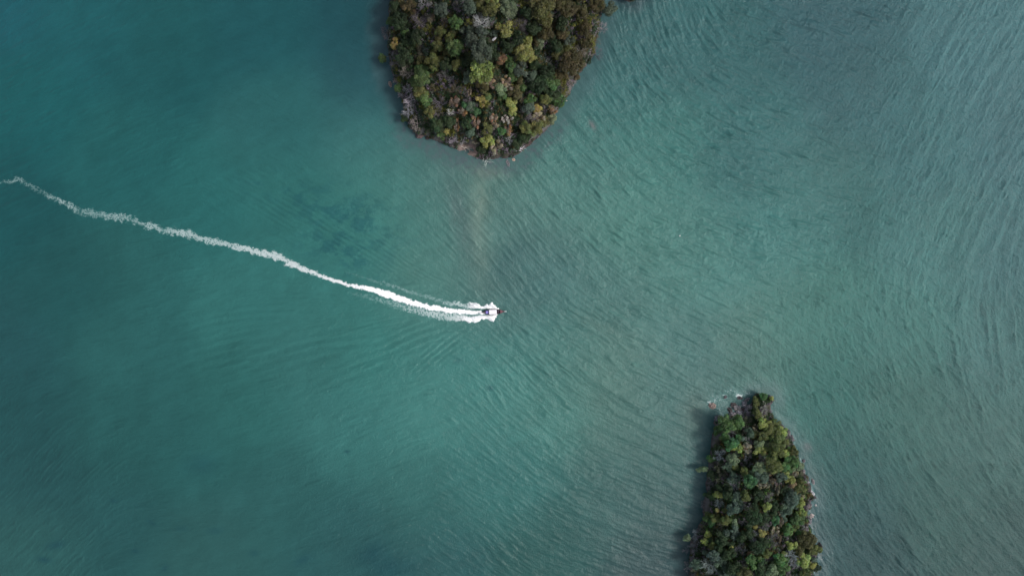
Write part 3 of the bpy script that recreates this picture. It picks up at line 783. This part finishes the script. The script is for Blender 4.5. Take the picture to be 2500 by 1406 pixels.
def tubes(segs, n=3):
    """segs: array rows p0(3) p1(3) r0 r1"""
    A = np.array(segs); p0 = A[:, 0:3]; p1 = A[:, 3:6]; r0 = A[:, 6]; r1 = A[:, 7]
    t = p1 - p0; t /= np.linalg.norm(t, axis=1)[:, None] + 1e-9
    h = np.where(np.abs(t[:, 2:3]) < .9, np.array([[0, 0, 1.0]]), np.array([[1.0, 0, 0]]))
    u = np.cross(t, h); u /= np.linalg.norm(u, axis=1)[:, None] + 1e-9; w = np.cross(t, u)
    V = np.zeros((len(A), 2 * n, 3))
    for j in range(n):
        a = 2 * math.pi * j / n
        dvec = u * math.cos(a) + w * math.sin(a)
        V[:, j] = p0 + dvec * r0[:, None]; V[:, n + j] = p1 + dvec * r1[:, None]
    base = (np.arange(len(A)) * 2 * n)[:, None]
    F = np.concatenate([base + np.array([[j, (j + 1) % n, n + (j + 1) % n, n + j]]) for j in range(n)])
    return V.reshape(-1, 3), F

def branch_segs(seed, levels=5, nlimb=6, thick=.045, spread=1.0):
    g = random.Random(seed); segs = []
    def grow(p, d, ln, r, lv):
        steps = 3
        for i in range(steps):
            d2 = (d + Vector((g.gauss(0, .22), g.gauss(0, .22), g.gauss(0, .16) + .04))).normalized()
            q = p + d2 * ln / steps
            segs.append((*p, *q, r, r * .82)); r *= .82; p = q; d = d2
            if lv > 0 and i >= (1 if lv > 2 else 0):
                for _ in range(2 if lv > 1 else 3):
                    side = d.orthogonal().normalized(); side.rotate(Matrix.Rotation(g.uniform(0, 6.283), 3, d))
                    nd = (d * g.uniform(.5, 1) + side * g.uniform(.6, 1.1)); nd.z = abs(nd.z) * .6 if lv > 2 else nd.z * .7 
                    grow(p, nd.normalized(), ln * g.uniform(.5, .68), r * .62, lv - 1)
    for i in range(nlimb):
        a = 2 * math.pi * (i + g.uniform(-.3, .3)) / nlimb
        e = g.uniform(.25, 1.1)
        grow(Vector((0, 0, -.75)), Vector((math.cos(a) * spread, math.sin(a) * spread, e)).normalized(), g.uniform(.55, .8), thick, levels - 2)
    return segs

def bare_mesh(seed, **kw):
    segs = branch_segs(seed, **kw)
    me = mesh_np("branches", *tubes(segs, 3)); me.materials.append(M_BARK)
    return me

def dry_mesh(seed, n=1300, sz=.045):
    """ragged crown of withered sprays, lopsided tufts with gaps between"""
    g = np.random.default_rng(seed)
    m_ = 15
    cl = g.normal(0, 1, (m_, 3)); cl /= np.linalg.norm(cl, axis=1)[:, None]; cl[:, 2] = np.abs(cl[:, 2]) * .8
    cl *= g.uniform(.3, .95, m_)[:, None]
    k = g.integers(0, m_, n)
    ray = g.normal(0, 1, (n, 3)); ray /= np.linalg.norm(ray, axis=1)[:, None]
    pos = cl[k] + ray * (g.uniform(.1, .38, m_)[k] * g.uniform(.5, 1.1, n))[:, None] * np.array([1, 1, .7])
    V, F = leaf_cards(pos, ray + np.array([0, 0, .8]), sz, 2.3, g, .4)
    val = g.uniform(.55, 1.45, m_)[k] * g.uniform(.65, 1.35, n)
    cc = np.stack([.5 + g.normal(0, .02, m_)[k] + g.normal(0, .012, n), val, (g.uniform(.45, 1.15, m_)[k] * g.uniform(.8, 1.2, n))], -1)
    me = mesh_np("crown", V, F); set_col(me, "leafvar", np.repeat(cc, 4, 0)); me.materials.append(M_LEAF)
    return me

LEAFY_BIG = [leafy_mesh(100 + i, 20 + 2 * (i % 3), 130, .058, .29) for i in range(4)]
LEAFY = [leafy_mesh(120 + i, 11 + i % 4, 130, .085, .36, "open" if i % 2 else "round") for i in range(6)]
LEAFY_SM = [leafy_mesh(140 + i, 6 + i % 2, 110, .115, .48) for i in range(4)]
BARE = [bare_mesh(200 + i, levels=5, nlimb=6 + i % 2, thick=.032) for i in range(4)]
BARE_BOLD = [bare_mesh(220 + i, levels=4, nlimb=5, thick=.06) for i in range(3)]
DRY = [dry_mesh(240 + i) for i in range(4)]
DRYLIMB = [bare_mesh(260 + i, levels=4, nlimb=5, thick=.03) for i in range(2)]
def trunk_mesh(seed):
    g = random.Random(seed); segs = []
    p = Vector((0, 0, 0)); r = .055
    for i in range(5):
        q = Vector((g.gauss(0, .02), g.gauss(0, .02), (i + 1) / 5)); segs.append((*p, *q, r, r * .86)); r *= .86; p = q
    for i in range(4):
        a = g.uniform(0, 6.28); s0 = Vector((0, 0, g.uniform(.55, .8)))
        segs.append((*s0, *(s0 + Vector((math.cos(a) * .25, math.sin(a) * .25, .25))), .03, .015))
    me = mesh_np("trunk", *tubes(segs, 6)); me.materials.append(M_BARK); return me
TRUNK = [trunk_mesh(i) for i in range(3)]

PAL = {'yg': ((146,150,66), "bright yellow-green"), 'ye': ((154,140,62), "yellow"), 'gr': ((84,116,58), "green"), 'dg': ((44,66,38), "dark green"), 'vg': ((56,106,58), "vivid green"),
 'ol': ((104,106,50), "olive"), 'sg': ((118,132,96), "sage green"), 'or': ((150,116,80), "orange"), 'rb': ((110,90,68), "rusty brown"), 'bo': ((92,82,46), "brownish olive"), 'tn': ((146,128,98), "tan"),
 'gy': ((160,156,162), "pale grey"), 'gp': ((118,106,118), "purplish grey"), 'br': ((108,96,80), "brown"), 'wh': ((206,200,200), "whitish"), 'tg': ((84,102,88), "greyish green"), 'pk': ((156,142,136), "pinkish")}
GAIN = 0.95
# px py r kind colour [aspect x, y]     L leafy  B bare  W bare with bold limbs  D dry
T_TOP = """1112 58 16 L gr;1074 78 10 L ol;1175 52 18 W wh;1177 80 13 L tg;1232 70 15 L yg;1242 22 20 L sg;1112 120 20 L gr;1176 172 25 L yg;1225 146 11 L or;1246 165 12 L gr;1178 127 25 L tg
967 108 11 L ye;933 142 9 L gr;990 142 14 L dg;993 175 20 W pk;1028 127 17 B br;966 150 16 B gp;946 78 16 B gp;1020 50 18 B gp;1050 46 12 D br;1031 191 18 L gr;1022 92 14 L dg;1078 27 16 L tg;975 55 18 L dg
1106 196 13 B gy;1090 158 12 L dg;1235 200 13 D or;1200 205 11 D or;1214 192 11 B br;1097 94 9 L ol;1067 113 12 L ol;1093 130 9 L ol;1208 9 14 L yg;1196 27 16 L ol;1034 9 15 B gy;1322 18 28 L ol;1329 48 18 L ol;1331 82 18 L bo
1284 106 13 L yg;1280 132 19 L yg;1299 144 9 L yg;1270 60 17 W gp;1267 90 14 L dg;1273 172 15 L tg;1321 97 8 L sg;1387 99 11 L tg;1387 23 18 L bo;1416 124 18 W pk;1455 97 12 B rb;1454 129 18 B gp;1397 155 25 L bo;1427 149 11 L dg
1434 104 14 L bo;1428 72 16 L bo;1470 66 15 B gy;1484 24 14 L tg;1458 12 18 L bo;1358 115 12 L dg;1360 132 12 L ol;1340 152 10 B gy;1334 180 17 L dg;1344 199 14 L gr;1361 192 13 L bo;1393 203 15 B pk;974 216 8 L gr;994 215 15 B gy
1002 244 15 W wh;995 268 16 W gy;987 286 10 L dg;1018 301 20 B pk;1028 227 13 L ol;1035 245 14 L gr;1048 273 12 L ol;1064 304 14 L dg;1092 298 14 L dg;1072 247 18 B gp;1068 268 14 B gp;1100 273 9 W wh;1131 270 14 D or;1160 272 10 L vg
1175 247 11 L ye;1218 218 13 L sg;1246 250 11 L yg;1250 268 12 L yg;1115 306 11 D or .7 1.4;1164 302 11 D or .8 1.3;1241 320 12 D or .8 1.3;1223 321 8 L vg;1192 344 12 L yg;1211 360 17 D tn;1175 366 10 L dg;1107 340 13 B gy;1077 332 9 L gr
1092 322 6 L ye;1188 314 11 L ol;1205 288 10 D or;1231 291 8 D pk;1147 223 8 D tn .6 1.3;1107 215 12 B br;1139 305 13 L dg;1149 324 10 L tg;1245 341 12 B gy;1350 266 14 D or;1333 244 11 L ol;1363 244 16 L gr;1345 293 11 L sg;1329 295 9 L ol
1312 288 16 D tn;1294 288 13 B gp;1284 314 13 L ol;1307 314 15 L ol;1278 337 12 L dg;1261 350 9 L dg;1312 265 8 L ye;1291 262 13 L tg;1276 268 11 B gy;1348 228 17 L dg;1317 208 20 L dg;1383 228 11 B br;1296 242 12 L gr;1275 244 10 D tn
1258 226 13 L bo;1147 20 16 L tg;1120 12 14 B gp;1085 55 10 D br;1150 100 14 L tg;1140 150 14 L dg;1060 155 14 L ol;1080 185 13 B gp;1145 190 13 L tg;1180 215 11 L bo;1060 215 12 B br;1000 100 14 L dg;1000 20 14 L bo;965 20 13 L dg;1160 345 10 D br
1110 250 12 D rb;1140 240 10 B gp;1130 345 10 B gy;1225 235 9 L gr;1360 10 14 L bo;1420 35 14 L bo;1290 30 14 L dg;1300 70 13 L dg;1240 115 13 L dg;1205 140 12 L dg;1370 60 14 L dg;1375 85 11 L bo;1300 190 13 L tg;1250 190 10 L gr;1385 128 12 L ol"""
T_LOW = """1862 967 8 L vg;1884 972 4.5 L yg;1845 974 6 L ol;1847 984 7 L ol;1848 1006 11 L ol .8 1.3;1867 1003 13 B pk .8 1.3;1828 1025 11 B br;1770 1036 20 L gr;1799 1032 17 L gr;1751 1050 12 L gr;1785 1060 16 B gp;1864 1034 13 L yg;1893 1032 9 L ol
1877 1048 11 L ol;1906 1053 13 L yg;1860 1065 12 L ol;1894 1070 13 L ol;1870 1070 6 L yg;1853 1083 10 L sg;1853 1099 11 L yg;1865 1101 7 L yg;1785 1085 14 L vg;1800 1092 11 L yg;1824 1092 12 D tn;1770 1070 9 L gr;1751 1085 10 B br;1746 1095 9 L dg
1896 1094 18 L ol;1913 1106 9 L yg;1937 1099 12 L ol;1934 1128 12 L gr;1736 1118 9 L gr;1789 1121 12 L sg;1760 1112 14 B gy;1713 1145 9 L sg 1.4 .7;1860 1123 15 B gp;1886 1136 20 L ol;1852 1141 13 L sg;1792 1165 13 L tg;1831 1173 17 L vg;1879 1158 4 D or
1816 1152 9 L ol;1760 1145 16 B br;1951 1136 8 L sg;1940 1155 10 D tn;1930 1171 9 L yg;1826 1117 12 B gp;1791 1182 14 W gy;1870 1183 8 D tn;1885 1173 8 D rb;1936 1184 7 L or;1955 1188 13 L ol;1944 1205 5 L ye;1958 1213 8 D tn;1954 1227 10 L yg;1957 1249 11 L yg
1932 1217 16 L tg;1917 1244 14 L tg;1947 1268 13 L gr;1892 1271 9 L vg;1905 1274 9 D rb .8 1.4;1897 1195 10 D br .7 1.4;1872 1237 9 L yg;1830 1239 13 B gp;1841 1261 17 L dg;1734 1210 13 L dg;1747 1204 6 L yg;1757 1227 14 B gy;1751 1243 5 L ye;1791 1242 15 L tg
1727 1266 9 L gr;1737 1277 7 L vg;1744 1264 9 L ol;1773 1269 10 L ol;1719 1232 10 B gp;1791 1274 8 L sg;1719 1291 12 B br;1700 1309 16 B gy;1697 1336 18 B gp;1676 1313 8 L sg;1719 1323 7 L yg;1739 1331 8 L ol;1789 1298 14 L tg;1862 1299 7 L ye
1843 1287 5 L ye;1841 1313 14 B gy;1890 1321 17 B gp;1924 1291 12 L gr;1940 1287 9 L ol;1927 1331 9 L yg;1940 1329 7 L yg;1968 1318 19 L bo;1982 1338 12 L ol;1996 1341 9 L ol;1848 1336 16 L dg;1835 1331 4 L or;1932 1360 17 W gy;1941 1375 12 W gy
1959 1368 13 L yg;1982 1378 9 L ye;1993 1382 10 L dg;2004 1360 7 B gy;1902 1363 13 L gr;1915 1378 13 L gr;1883 1394 12 L sg;1841 1370 14 L gr;1872 1351 9 L ol;1791 1386 15 L dg;1734 1382 18 W gy;1697 1376 13 L tg;1779 1351 14 L dg;1757 1341 12 L dg;1741 1355 13 L tg
1784 1337 5 L yg;1810 1341 15 B gp;1764 1289 13 B br;1902 1314 8 D rb .7 1.4;1925 1397 12 B gp;1967 1394 12 L ol;1762 1170 13 B br;1740 1160 11 L dg;1738 1185 12 B gp;1860 1165 12 L tg;1905 1165 12 L tg;1910 1140 11 L gr;1915 1200 11 L dg;1850 1210 14 L dg
1820 1210 12 L ol;1780 1205 12 L dg;1880 1215 12 B gp;1895 1240 12 L dg;1870 1265 10 L dg;1800 1215 11 L tg;1815 1275 10 B gp;1870 1285 10 B gp;1830 1300 10 L dg;1760 1315 12 L dg;1810 1310 11 L dg;1865 1325 10 L dg;1905 1340 10 B br;1860 1380 12 L dg
1815 1375 13 B gp;1760 1375 12 L tg;1700 1398 14 B br;1820 1400 13 L bo;1950 1345 9 L bo;1675 1345 9 B gp;1680 1390 10 B gp;1830 1055 10 L tg;1825 1070 8 B gy;1775 1140 10 L tg;1845 1045 8 D tn"""

class T: pass
trees = []
def parse(txt, isl):
    for e in txt.replace("\n", ";").split(";"):
        q = e.split()
        if not q: continue
        t = T(); t.px, t.py, t.r = float(q[0]), float(q[1]), float(q[2]); t.kind, t.col = q[3], q[4]
        t.ax = float(q[5]) if len(q) > 5 else rnd.uniform(.9, 1.1); t.ay = float(q[6]) if len(q) > 6 else rnd.uniform(.9, 1.1)
        t.free = len(q) <= 5
        t.isl = isl; t.hero = True; trees.append(t)
parse(T_TOP, 0); parse(T_LOW, 1); parse("1528 -7 7 L dg;1545 -7 8 L dg;1538 -22 11 L bo", 2)

# smaller crowns that fill between the ones picked out above, taking after their neighbours
CROWN_TOP = np.array([(952,-60),(950,0),(948,40),(942,80),(936,130),(950,180),(966,215),(980,255),(992,290),(1010,318),(1060,330),(1100,345),(1165,368),(1215,372),(1262,352),(1300,325),(1345,300),(1358,270),(1375,245),(1395,225),(1420,180),(1450,150),(1468,110),(1478,60),(1486,0),(1490,-60)], float)
CROWN_LOW = np.array([(1668,1450),(1670,1380),(1676,1320),(1705,1290),(1720,1265),(1716,1230),(1726,1190),(1728,1150),(1732,1110),(1742,1060),(1755,1022),(1800,1020),(1835,1012),(1845,980),(1862,966),(1878,978),(1876,1010),(1895,1030),(1918,1055),(1932,1080),(1942,1110),(1948,1150),(1965,1185),(1972,1215),(1962,1250),(1958,1285),(1985,1310),(2000,1340),(1998,1400),(1995,1450)], float)
for isl, P in ((0, CROWN_TOP), (1, CROWN_LOW)):
    base = [t for t in trees if t.isl == isl]
    own = list(base)
    lo, hi = P.min(0), P.max(0)
    cand = nrg.uniform(lo, hi, (9000, 2)); dd = sdist(P, cand[:, 0], cand[:, 1])
    added = 0
    for (a, b_), d in zip(cand, dd):
        if d < 3 or added > 88: continue
        if b_ < -45 or b_ > 1440: continue
        r = rnd.uniform(6.5, 11.5) if isl == 0 else rnd.uniform(5.5, 9.5)
        if all(math.hypot(a - t.px, b_ - t.py) > .74 * (r + t.r) for t in own):
            near = sorted(base, key=lambda t: math.hypot(a - t.px, b_ - t.py))[:4]
            src = rnd.choice(near)
            t = T(); t.px, t.py, t.r = a, b_, r; t.kind = src.kind if src.kind != 'W' else 'B'; t.col = src.col
            if t.col in ('yg', 'wh', 'ye', 'or', 'rb', 'pk', 'br', 'tn') and rnd.random() < .7: t.col = rnd.choice(['ol', 'gr', 'tg'] if t.kind == 'L' else ['gp', 'br']) if t.kind != 'D' else 'tn'
            t.ax, t.ay, t.free = rnd.uniform(.85, 1.15), rnd.uniform(.85, 1.15), True
            t.isl = isl; t.hero = False; own.append(t); trees.append(t); added += 1

# labels: colour and form, then place beside the nearest conspicuous tree
FORM = {'L': "leafy tree", 'B': "bare tree", 'W': "bare tree", 'D': "dry feathery tree"}
NAME = {'L': "leafy_tree", 'B': "bare_tree", 'W': "bare_tree", 'D': "dry_tree"}
MARK = {  # landmark trees: (island, px, py): (own label, short name used by its neighbours)
 (0,1176,172): ("broad bright yellow-green tree in the middle of the upper island", "the broad yellow-green tree"),
 (0,1350,266): ("round orange tree on the lower right shore of the upper island", "the round orange tree"),
 (0,1280,132): ("tall pale yellow-green tree right of the upper island's centre", "the tall pale yellow-green tree"),
 (0,1232,70): ("compact lime tree high on the upper island beside the white outcrop", "the compact lime tree"),
 (0,1175,52): ("whitish leafless tree with dense twigs near the top of the upper island", "the whitish leafless tree"),
 (0,1416,124): ("pinkish bare tree with bold spreading branches near the upper island's right shore", "the bold pinkish bare tree"),
 (0,1322,18): ("largest olive tree, at the upper island's top edge right of centre", "the largest olive tree"),
 (0,967,108): ("yellow tree near the left shore of the upper island", "the yellow left-shore tree"),
 (0,993,175): ("pinkish bare tree with arching branches on the upper island's left shore", "the arching pinkish tree"),
 (0,1002,244): ("whitish bare tree by the lower left shore of the upper island", "the whitish shore tree"),
 (0,1018,301): ("broad pinkish bare tree at the lower left shore of the upper island", "the broad pinkish shore tree"),
 (0,1211,360): ("round tan tree at the bottom tip of the upper island", "the round tan tip tree"),
 (0,1250,268): ("lime-coloured upright tree in the lower part of the upper island", "the upright lime tree"),
 (0,1397,155): ("big brownish-olive domed tree near the upper island's right shore", "the big brownish-olive dome"),
 (0,1112,120): ("mid-green rounded tree left of the upper island's centre", "the mid-green rounded tree"),
 (0,1131,270): ("rust-orange tree in the lower left part of the upper island", "the rust-orange tree"),
 (1,1831,1173): ("vivid green clumped tree in the middle of the lower island", "the vivid green tree"),
 (1,1800,1092): ("yellow-green tree in the upper part of the lower island, left of the tan gap", "the tan-gap yellow-green tree"),
 (1,1853,1099): ("round lime tree near the upper right of the lower island", "the round lime tree"),
 (1,1864,1034): ("yellowish tree just below the tip of the lower island", "the yellowish neck tree"),
 (1,1770,1036): ("wide soft-green tree behind the grey ledge of the lower island", "the wide ledge tree"),
 (1,1862,967): ("vivid green bush on the very tip of the lower island", "the tip bush"),
 (1,1713,1145): ("pale green tree hanging over the water on the lower island's left side", "the overhanging pale tree"),
 (1,1676,1313): ("pale green tree overhanging the water low on the lower island's left side", "the low overhanging tree"),
 (1,1932,1360): ("pale grey spiky bare tree near the lower island's bottom right", "the spiky grey tree"),
 (1,1954,1227): ("yellow-green tree above the blue-grey broken rock on the right shore", "the right-shore yellow-green tree"),
 (1,1932,1217): ("round grey-green tree inland of the white streaked rock", "the round grey-green tree"),
 (1,1968,1318): ("big brownish-olive tree at the lower right shore of the lower island", "the big lower-right tree"),
 (1,1872,1237): ("star-shaped pale yellow-green tree in the middle right of the lower island", "the star-shaped tree"),
 (1,1697,1336): ("broad purplish bare tree at the lower left shore of the lower island", "the broad purplish tree"),
 (1,1791,1182): ("grey tree with a white branch left of the vivid green tree", "the white-branched tree"),
 (1,1734,1382): ("pale bare tree at the bottom left of the lower island", "the bottom-left bare tree"),
}
marks = []
for t in trees:
    key = (t.isl, round(t.px), round(t.py))
    t.label = None
    if t.isl == 2: t.label = {1528: "dark tree at the left end of the tiny islet on the top edge", 1545: "dark tree at the right end of the tiny islet on the top edge", 1538: "dull brown tree behind the others on the tiny top islet"}[round(t.px)]
    if key in MARK: t.label = MARK[key][0]; t.short = MARK[key][1]; marks.append(t)
assert len(marks) == len(MARK), [k for k in MARK if k not in [(t.isl, round(t.px), round(t.py)) for t in marks]]
DIRS = ["right of", "above and right of", "above", "above and left of", "left of", "below and left of", "below", "below and right of"]
ORD = ["nearest", "second", "third", "fourth", "fifth"]
def sizeword(t): return "small " if t.r < 9 else ("large " if t.r > 16 else "")
for t in trees:
    if t.label: continue
    best = None
    for mk in sorted([m_ for m_ in marks if m_.isl == t.isl], key=lambda m_: math.hypot(m_.px - t.px, m_.py - t.py))[:5]:
        def octant(u): return int(round(math.atan2(-(u.py - mk.py), u.px - mk.px) / (math.pi / 4))) % 8
        od = octant(t)
        mates = sorted([u for u in trees if u.isl == t.isl and u is not mk and (PAL[u.col][1], FORM[u.kind], sizeword(u)) == (PAL[t.col][1], FORM[t.kind], sizeword(t)) and octant(u) == od],
                       key=lambda u: math.hypot(u.px - mk.px, u.py - mk.py))
        rank = mates.index(t)
        sc = rank * 60 + math.hypot(t.px - mk.px, t.py - mk.py)
        if rank < 5 and (best is None or sc < best[0]): best = (sc, rank, od, mk)
    if best is None: t.label = None; continue
    _, rank, od, mk = best
    pre = "" if rank == 0 else ORD[rank] + " "
    lab = f"{pre}{sizeword(t)}{PAL[t.col][1]} {FORM[t.kind]} {DIRS[od]} {mk.short}"
    t.label = lab

def solve(t, hc):
    """ground point under a crown seen at (px,py) whose centre is hc above the ground"""
    z = hc + 6
    for _ in range(14):
        x, y = wx(t.px, z), wy(t.py, z)
        g = max(0.4, float(ground(t.isl, np.array([x]), np.array([y]))[0]))
        z = z * .5 + (g + hc) * .5
    return x, y, z
bark_cols = {'L': (112,100,90), 'D': (130,112,98), 'B': None, 'W': None}
for t in trees:
    r = t.r * S * (1.25 if t.kind == 'L' else 1.06)
    if t.kind == 'L': hc = 1.0 + r * (1.15 if t.r > 14 else 1.0)
    elif t.kind in 'BW': hc = .6 + r * .8
    else: hc = .7 + r * .8
    if not t.hero: hc *= .72
    x, y, z = solve(t, hc)
    # root the tree on land, leaning out where its crown overhangs the water
    bx_, by_ = x, y
    for _ in range(6):
        d = float(coast(t.isl, np.array([bx_]), np.array([by_]))[0])
        if d > 1.0: break
        e = .5
        gx = float(coast(t.isl, np.array([bx_ + e]), np.array([by_]))[0]) - d; gy = float(coast(t.isl, np.array([bx_]), np.array([by_ + e]))[0]) - d
        n = math.hypot(gx, gy) + 1e-6
        bx_ += gx / n * 1.0; by_ += gy / n * 1.0
    gz = max(0.2, float(ground(t.isl, np.array([bx_]), np.array([by_]))[0]))
    root = bpy.data.objects.new(NAME[t.kind], None); C.objects.link(root)
    root.location = (bx_, by_, gz - .15)
    tag(root, t.label or "small tree in the mixed forest cover", "tree", ("trees on the upper island", "trees on the lower island", "trees on the islet")[t.isl])
    c, word = PAL[t.col]
    jit = np.array([rnd.uniform(.92, 1.08) for _ in range(3)])
    colr = lin(c) * GAIN * jit; colr = colr * .72 + colr.mean() * .12 + lin((72, 82, 52)) * .20; colr = colr * (1.14 if t.col in ('yg', 'ye', 'sg', 'wh', 'pk', 'vg', 'gy') else 1.0)
    if t.isl == 0: colr = colr * (.74 + .3 * min(1, max(0, (t.py - 120) / 140)) + .06 * (t.px < 1150))       # crown colours get darker up the hill, slightly less on the left
    else: colr = colr * np.array([.90, 1.06, 1.04])
    off = Vector((x - bx_, y - by_, z - (gz - .15)))
    s = r * (1.0 if t.kind == 'L' else 1.05)
    zs = r * rnd.uniform(.8, 1.0)
    rot = rnd.uniform(0, 6.283) if t.free else 0.0
    def child(name, me, sc, col, loc, rz):
        o = bpy.data.objects.new(name, me); C.objects.link(o); o.parent = root
        o.location = loc; o.scale = sc; o.rotation_euler = (0, 0, rz); o.color = tuple(col) + (1,)
        return o
    if t.kind == 'L':
        me = rnd.choice(LEAFY_BIG if t.r > 15 else (LEAFY if t.r > 8.5 else LEAFY_SM))
        child("crown", me, (s * t.ax, s * t.ay, zs), colr, off, rot)
        bc = lin(bark_cols['L'])
    elif t.kind == 'D':
        child("crown", rnd.choice(DRY), (s * t.ax, s * t.ay, zs), colr, off, rot)
        child("limbs", rnd.choice(DRYLIMB), (s * t.ax * .95, s * t.ay * .95, zs), lin((150,128,112)), off, rot)
        bc = lin(bark_cols['D'])
    else:
        me = rnd.choice(BARE if t.kind == 'B' else BARE_BOLD)
        child("branches", me, (s * t.ax, s * t.ay, zs), colr, off, rot)
        if t.kind == 'W': child("twigs", rnd.choice(BARE), (s * t.ax * .92, s * t.ay * .92, zs * .9), colr * .6, off, rot + 1)
        bc = colr * .8
    tr_ = bpy.data.objects.new("trunk", rnd.choice(TRUNK)); C.objects.link(tr_); tr_.parent = root
    to = off - Vector((0, 0, zs * (.2 if t.kind == 'L' else .72)))
    Ln = max(.4, to.length)
    tr_.rotation_euler = to.to_track_quat('Z', 'Y').to_euler(); tr_.scale = (max(r, 1.4) * .75,) * 2 + (Ln,); tr_.color = tuple(bc) + (1,)

# dead trees lying by the water
def fallen(px, py, yaw, ln, col, label, z0=.3, name="fallen_tree"):
    g = random.Random(int(px)); segs = []
    def grow(p, d, l, r, lv):
        for i in range(3):
            d2 = (d + Vector((g.gauss(0, .15), g.gauss(0, .15), g.gauss(0, .06)))).normalized(); q = p + d2 * l / 3
            segs.append((*p, *q, r, r * .8)); r *= .8; p = q; d = d2
            if lv > 0:
                for sg in (-1, 1):
                    nd = Matrix.Rotation(sg * g.uniform(.4, .8), 3, 'Z') @ d; nd.z += .1
                    grow(p, nd.normalized(), l * .5, r * .7, lv - 1)
    grow(Vector((-ln / 2, 0, 0)), Vector((1, 0, .08)), ln, .16, 2)
    me = mesh_np(name, *tubes(segs, 5)); me.materials.append(M_BARK)
    o = link(name, me); z = z0
    o.location = (wx(px, z), wy(py, z), z); o.rotation_euler = (0, 0, math.radians(yaw)); o.color = tuple(lin(col) * 1.3) + (1,)
    return tag(o, label, "dead tree")
fallen(1184, 384, -62, 5.2, (190,195,190), "pale fallen tree with broken branches lying in the shallows below the tip", .35)
fallen(1267, 366, 28, 3.4, (225,218,226), "curved white driftwood trunk on the lower right shore of the upper island", 1.6)
fallen(1135, 362, -28, 4.0, (170,160,150), "grey driftwood trunk lying along the back of the little beach", 1.3)
fallen(1208, 98, 50, 4.2, (215,210,214), "white dead trunk leaning on the white outcrop of the upper island", 18.5)

# ------------------------------------------------------------------ undergrowth
def undergrowth(isl, palette, dens, label):
    P = POLYS[isl]; lo, hi = P.min(0), P.max(0)
    n = int((hi[0] - lo[0]) * (hi[1] - lo[1]) * dens)
    x = nrg.uniform(lo[0], hi[0], n); y = nrg.uniform(lo[1], hi[1], n)
    d = coast(isl, x, y); k = d > (.1 if isl < 2 else .5)
    k &= ~((np.hypot((x - wx(1145)) / 1.7, (y - wy(368))) < 3.5) & (isl == 0))
    keepn = fbm(x / 3, y / 3, 91, 3) > .40
    k &= keepn | (d > 2)
    x, y = x[k], y[k]; g = ground(isl, x, y)
    n = len(x); per = 14
    pal = np.array([lin(PAL[c][0]) for c in palette])
    zone = fbm(x / 5, y / 5, 95 + isl, 3)
    ci = np.clip(((zone - .28) / .44 * len(palette) + nrg.uniform(-1, 1, n)).astype(int), 0, len(palette) - 1)
    col = pal[ci] * .8 * nrg.uniform(.6, 1.35, n)[:, None]
    rr = nrg.uniform(.45, 1.15, n)
    c = np.stack([x, y, g + rr * .5], -1)
    v = nrg.normal(0, 1, (n, per, 3)); v /= np.linalg.norm(v, axis=2)[..., None]; v[..., 2] = np.abs(v[..., 2])
    pos = c[:, None] + v * rr[:, None, None] * nrg.uniform(.5, 1.0, (n, per))[..., None]
    V, F = leaf_cards(pos.reshape(-1, 3), (v + np.array([0, 0, .4])).reshape(-1, 3), .22, 1.15, nrg)
    cc = np.repeat(np.repeat(col, per, 0) * nrg.uniform(.7, 1.3, n * per)[:, None], 4, 0)
    me = mesh_np("undergrowth", V, F); set_col(me, "col", cc)
    m, nt, p, out = new_mat("mixed_undergrowth")
    at = nt.nodes.new("ShaderNodeAttribute"); at.attribute_name = "col"; nt.links.new(at.outputs["Color"], p.inputs["Base Color"])
    p.inputs["Roughness"].default_value = .7; p.inputs["Specular IOR Level"].default_value = .2
    return tag(link("undergrowth", me, m), label, "undergrowth", kind="stuff")
undergrowth(0, ['dg', 'bo', 'dg', 'tg', 'dg', 'gp', 'dg', 'ol'], 1.8, "tangled dull green and brown brush between the upper island's trees")
undergrowth(1, ['dg', 'gp', 'tg', 'dg', 'bo', 'dg', 'gr', 'dg'], 2.0, "tangled dark green and greyish brush between the lower island's trees")
undergrowth(2, ['dg', 'dg', 'bo'], 1.5, "dark brush on the tiny islet at the top edge")
